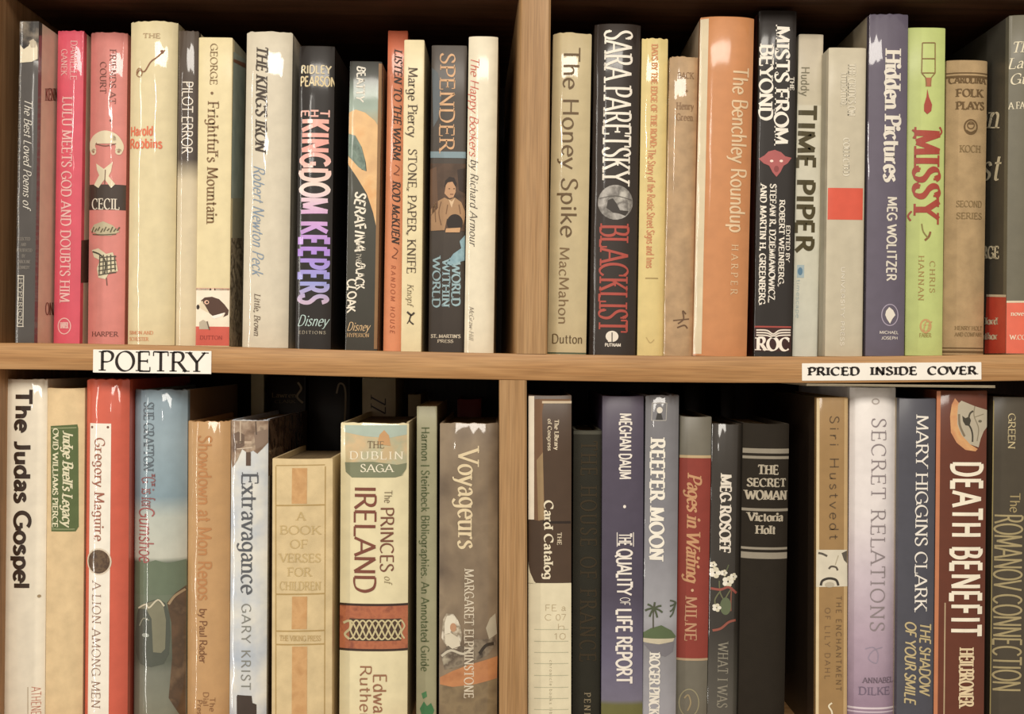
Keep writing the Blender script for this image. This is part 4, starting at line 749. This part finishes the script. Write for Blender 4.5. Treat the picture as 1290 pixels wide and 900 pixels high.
b = Book(H, 'narrow black-brown jacket with small white title and painted flowers', (898.5, 935, 534), (891, 929.5, 899), .03, LOW, .14, '#433c33', fin='mylar', group=GD, bulge=.13, cover='dust_jacket', stops=[(534, '#332d26'), (790, '#332e27'), (850, '#4c483f'), (900, '#58544b')])
b.text('MEG ROSOFF', 907, 921, 598, 697, '#e6dccb', 'sb', 'author_lettering', tr=.03); b.text('WHAT I WAS', 904, 917, 810, 892, '#8a8473', 'sr', tr=.15)
for i in range(5):
    x0, y0 = random.uniform(900, 926), random.uniform(712, 790); b.line([(x0, y0), (x0 + random.uniform(-10, 10), y0 - 14), (x0 + random.uniform(-14, 14), y0 - 30)], 1.6, random.choice(['#5a6040', '#6a6a48', '#87503c']), 2, 'flower_stems')
for x, y, r in ((901, 722, 6), (917, 733, 6), (903, 766, 4.5), (924, 727, 4), (899, 712, 3.5), (912, 722, 3.5)):
    for k in range(5): b.ell(x + r*.7*math.cos(k*1.257), y + r*.7*math.sin(k*1.257), r*.55, r*.5, ['#e8e2cf', '#d8d0b4', '#f0eada'][k % 3], 3, 'white_flower')
b.line([(896, 742), (908, 743), (918, 740), (928, 748)], 3, '#9a4c40', 4, 'red_ribbon'); b.line([(898, 795), (908, 792), (918, 784), (927, 782)], 3, '#96503f', 4, 'red_tail'); b.ell(914, 764, 7, 11, '#5f6a4a', 3, 'green_leaf'); b.done()
b = Book(H, 'black cloth book with silver bands and stacked title near the top', (938, 995.5, 534), (931, 990, 899), .024, LOW, .15, '#2a241c', fin='cloth', group=GD, bulge=.12, rim='#4a443a')
SV = '#948b7a'
for y0, y1 in ((560, 566), (569.5, 573), (635.5, 639), (684.5, 687.5), (691, 699)): b.full(y0, y1, SV, 1, 'band')
for t, x0, x1, y0, y1 in (('THE', 955, 981, 586, 598), ('SECRET', 942, 991, 603, 613.5), ('WOMAN', 940, 992, 618, 630)): b.text(t, x0, x1, y0, y1, '#b3a892', 'sb', 'title_lettering', 'h')
b.text('Victoria', 943, 987, 646, 657, '#b3a892', 'sb', 'author_lettering', 'h'); b.text('Holt', 952, 977, 662, 673, '#b3a892', 'sb', 'author_lettering', 'h'); b.done()
b = Book(P_, 'bronze gold paperback with a cropped black and white face photo', (1030, 1067.5, 501), (1027, 1068, 899), .016, LOW, .16, '#a07d4a', left='#33261a', fin='gloss', soft=True, group=GD)
b.rect(1027.5, 1032, 502, 915, '#dcc598', 1, 'pale_edge'); b.rect(1063, 1068, 502, 915, '#c3a26e', 1, 'pale_edge')
b.text('Siri Hustvedt', 1045, 1057, 524, 680, '#5f4a30', 'sa', 'author_lettering', tr=.25); b.poly([(1029, 693), (1067, 693), (1068, 739), (1028, 740)], '#d8cfb8', 2, 'face_photo')
b.line([(1031, 697), (1036, 698), (1042, 701)], 2.6, '#5a5246', 3, 'face_photo'); b.poly([(1060, 697), (1067, 694), (1067, 710), (1063, 706)], '#5a5146', 3, 'face_photo'); b.line([(1044, 717), (1047, 714), (1053, 715), (1055, 719)], 2.4, '#5a5044', 3, 'face_photo'); b.line([(1034, 738), (1036, 732), (1044, 729), (1053, 731), (1056, 738)], 3, '#3a332b', 3, 'face_photo'); b.line([(1056, 700), (1052, 712)], 1.2, '#b3a88e', 3, 'face_photo'); b.ell(1045, 737, 6, 3.4, '#b8ae98', 3, 'face_photo')
b.text('THE ENCHANTMENT', 1053, 1060, 751, 871, '#6e5436', 'sa', tr=.3); b.text('OF LILY DAHL', 1039, 1046, 766, 856, '#7c6040', 'sa', tr=.3); b.line([(1048, 886), (1044, 890), (1048, 898), (1047, 912), (1040, 918)], 2, '#ece0c0', 3, 'publisher_mark'); b.done()
b = Book(H, 'white jacket shading down to lavender with slim grey capitals', (1073, 1131, 488), (1069.5, 1127.8, 899), .018, LOW, .16, '#e0d6d0', fin='satin', group=GD, bulge=.14, cover='dust_jacket', stops=[(488, '#e8e2dc'), (640, '#e6dedc'), (720, '#cdbfc8'), (800, '#b5a0b0'), (905, '#977e94')])
b.text('SECRET RELATIONS', 1097, 1116, 527, 796, '#8f8486', 'tr', tr=.15); b.ell(1103, 506, 5, 4, '#b5aaa2', 2, 'publisher_mark', 1.6); b.line([(1090, 818), (1100, 816), (1106, 824), (1104, 836), (1094, 830), (1100, 820), (1112, 816)], 1, '#9a8fa2', 2, 'swirl_mark')
b.text('ANNABEL', 1087, 1127, 854, 861, '#6e5f6c', 'sr', 'author_lettering', 'h'); b.text('DILKE', 1082, 1122, 866, 876, '#75667a', 'sr', 'author_lettering', 'h'); b.full(888, 890.5, '#dccfd6', 1, 'band'); b.full(893, 895, '#d0bfcc', 1, 'band'); b.done()
b = Book(H, 'slate blue jacket with large white author capitals and gold title', (1133.5, 1180.6, 502), (1131, 1176, 899), .013, LOW, .15, '#4e4e57', left='#a8997c', fin='satin', group=GD, bulge=.07, cover='dust_jacket')
b.text('MARY HIGGINS CLARK', 1153, 1169, 523, 770, '#eee8dc', 'sr', 'author_lettering', tr=.02); b.text('THE SHADOW', 1158, 1173, 784, 875, '#c2b080', 'xi', tr=0); b.text('OF YOUR SMILE', 1140, 1154, 783, 887, '#c2b080', 'xi', tr=0); b.done()
b = Book(H, 'rust brown jacket with bold cream condensed capitals and a torn paper shape', (1181.5, 1245, 492), (1177.5, 1241, 899), .012, LOW, .17, '#66301a', fin='gloss', group=GD, bulge=.06, cover='dust_jacket')
b.rect(1178, 1184, 493, 915, '#c47a4e', 1, 'orange_edge'); b.rect(1189.5, 1191, 760, 915, '#b9a07a', 1, 'highlight_streak')  # thin pale line paints a lamp's reflection streak down the spine
b.poly([(1203, 502), (1208, 508), (1206, 522), (1206, 535), (1211, 548), (1222, 560), (1232, 566), (1229, 569), (1216, 567), (1205, 558), (1198, 545), (1197, 525), (1199, 510)], M(0, 'gloss', pic=['#cc8a54', '#d8a468', '#c27850'], psc=60), 2, 'torn_emblem'); b.poly([(1207, 509), (1211, 505), (1228, 512), (1245, 517), (1245, 538), (1240, 544), (1236, 553), (1233, 564), (1222, 560), (1211, 548), (1206, 535), (1206, 522)], '#b7ac94', 2, 'torn_emblem')
b.poly([(1212, 524), (1216, 527), (1221, 525), (1223, 530), (1221, 537), (1216, 536), (1213, 531)], '#3f3a2c', 3, 'torn_emblem'); b.line([(1220, 527), (1222, 521), (1226, 518)], 2.2, '#4a4434', 3, 'torn_emblem'); b.line([(1219, 534), (1223, 540), (1225, 548), (1225, 557)], 2.0, '#3f3a2c', 3, 'torn_emblem'); b.ell(1235, 531, 2.4, 1.6, '#6a634e', 3, 'torn_emblem'); b.line([(1228, 512), (1227, 524), (1233, 540), (1231, 556)], 1.2, '#8a8068', 3, 'torn_emblem'); b.line([(1227, 526), (1240, 522)], 1, '#8a8068', 3, 'torn_emblem'); b.line([(1208, 522), (1209, 536), (1215, 550)], 2.6, '#7d7058', 3, 'torn_emblem')
b.text('DEATH BENEFIT', 1197.5, 1238, 582, 803, '#f4ead2', 'sx', tr=.10); b.text('HEILBRONER', 1208, 1227, 817, 891, '#e6cfa4', 'sb', 'author_lettering', tr=.02); b.done()
b = Book(H, 'olive grey jacket with tall crowded gold capitals at the right frame edge', (1253, 1310, 500), (1248, 1306, 899), .022, LOW, .16, '#4c4436', fin='satin', group=GD, bulge=.06, cover='dust_jacket')
b.rect(1249, 1251.5, 505, 915, '#a39258', 1, 'gold_edge'); b.text('GREEN', 1270, 1279, 521, 566, '#c9b88a', 'sr', 'author_lettering', tr=.0); b.text('The', 1272, 1285, 621, 646, '#a08e62', 'op', tr=0); b.text('ROMANOV CONNECTION', 1252, 1288, 648, 872, '#a8986c', 'op', tr=.0); b.done()

# ---------------------------------------------------------------- books lying or standing behind the front rows
GE = 'books in the dim second row on the lower shelf'
def back_book(label, x0, x1, yt, Y, col, kind=H, deco=None, **k):
    b = Book(kind, label, (x0, x1, yt), (x0, x1, 560), Y, LOW, DEPTH - Y - .004, col, fin='satin', group=GE, bulge=.08, **k)
    if deco: deco(b)
    b.done(); return b
back_book('pale spine in the dim second row above the amber tan book', 316, 332, 470, .205, '#cfc198')
def d2(b):
    b.text('Lawren', 342, 373, 495, 501, '#8a764e', 'sr', 'title_lettering', 'h'); b.text('CLARK', 346, 372, 504, 508, '#7a683f', 'sr', 'author_lettering', 'h'); b.line([(375, 482), (379, 490), (374, 500), (381, 508)], 2.5, '#8d7a54', 2, 'gold_scroll')
back_book('black second-row spine with small gilt lettering above the cloudy jacket', 336, 384, 474, .2, '#1d1712', deco=d2)
def d3(b): b.line([(424, 496), (427, 484), (433, 486), (435, 500), (434, 530)], 2.2, '#857354', 2, 'gold_scroll')
back_book('black second-row spine with a curling gilt line', 388, 440, 472, .2, '#17120f', deco=d3)
def d4(b): b.text('77', 467, 486, 497, 518, '#3a2c1e', 'it', 'title_lettering')
back_book('dim tan second-row spine with slanted double numeral, above the knotwork book', 456, 498, 476, .206, '#cdbd98', deco=d4)
back_book('small brown and cream spine in the second row behind the sage book', 514, 530, 497, .21, '#a8946c')
back_book('dark red spine in the dim second row beside the lower upright', 576, 606, 503, .215, '#7a2a24')
back_book('very dark brown spine in the second row above the grey book with red band', 862, 884, 483, .21, '#231a14')
back_book('very dark spine in the second row above the black-brown flower jacket', 908, 926, 484, .21, '#2a1f17')
b = Book(H, 'dark red book pushed back in the top right corner behind the worn grey one', (1266, 1296, 12), (1262, 1292, 444), .205, zshelf, .09, '#7a2420', fin='satin', group='books pushed to the back of the upper shelf', bulge=.08); b.done()
# the booklet lying flat on the tops of the lower books
Yb = .002; p0, p1 = at(1016, 487.5, Yb), at(1254, 486, Yb); zt = min(at(1016, 481.5, 0).z, zshelf(p0.x) - THK, zshelf(p1.x) - THK, zshelf((p0.x+p1.x)/2) - THK) - .0004
ztop = max(bb.O.z + bb.h * 1.0 for bb in BOOKS if p0.x - .02 < bb.O.x < p1.x + .02 and bb.O.z < -.2)
r = empty('booklet', ((p0.x + p1.x) / 2, Yb, ztop + .0008)); tag(r, 'thin beige booklet lying flat on book tops under the price sign', 'booklet')
hw = (p1.x - p0.x) / 2; th = max(.0015, zt - ztop - .0008)
obj('cover', box_bm(bmesh.new(), (-hw, 0, th - .0007), (hw, .155, th), .0002), M('#b5a88c', 'satin'), r); obj('cover', box_bm(bmesh.new(), (-hw, 0, 0), (hw, .155, .0007), .0002), M('#a3967a', 'satin'), r)
obj('page_block', box_bm(bmesh.new(), (-hw + .0006, .0008, .0007), (hw - .0006, .1535, th - .0007)), M('#bdb094', 'matte'), r)
print('BOOKLET', th, zt, ztop)
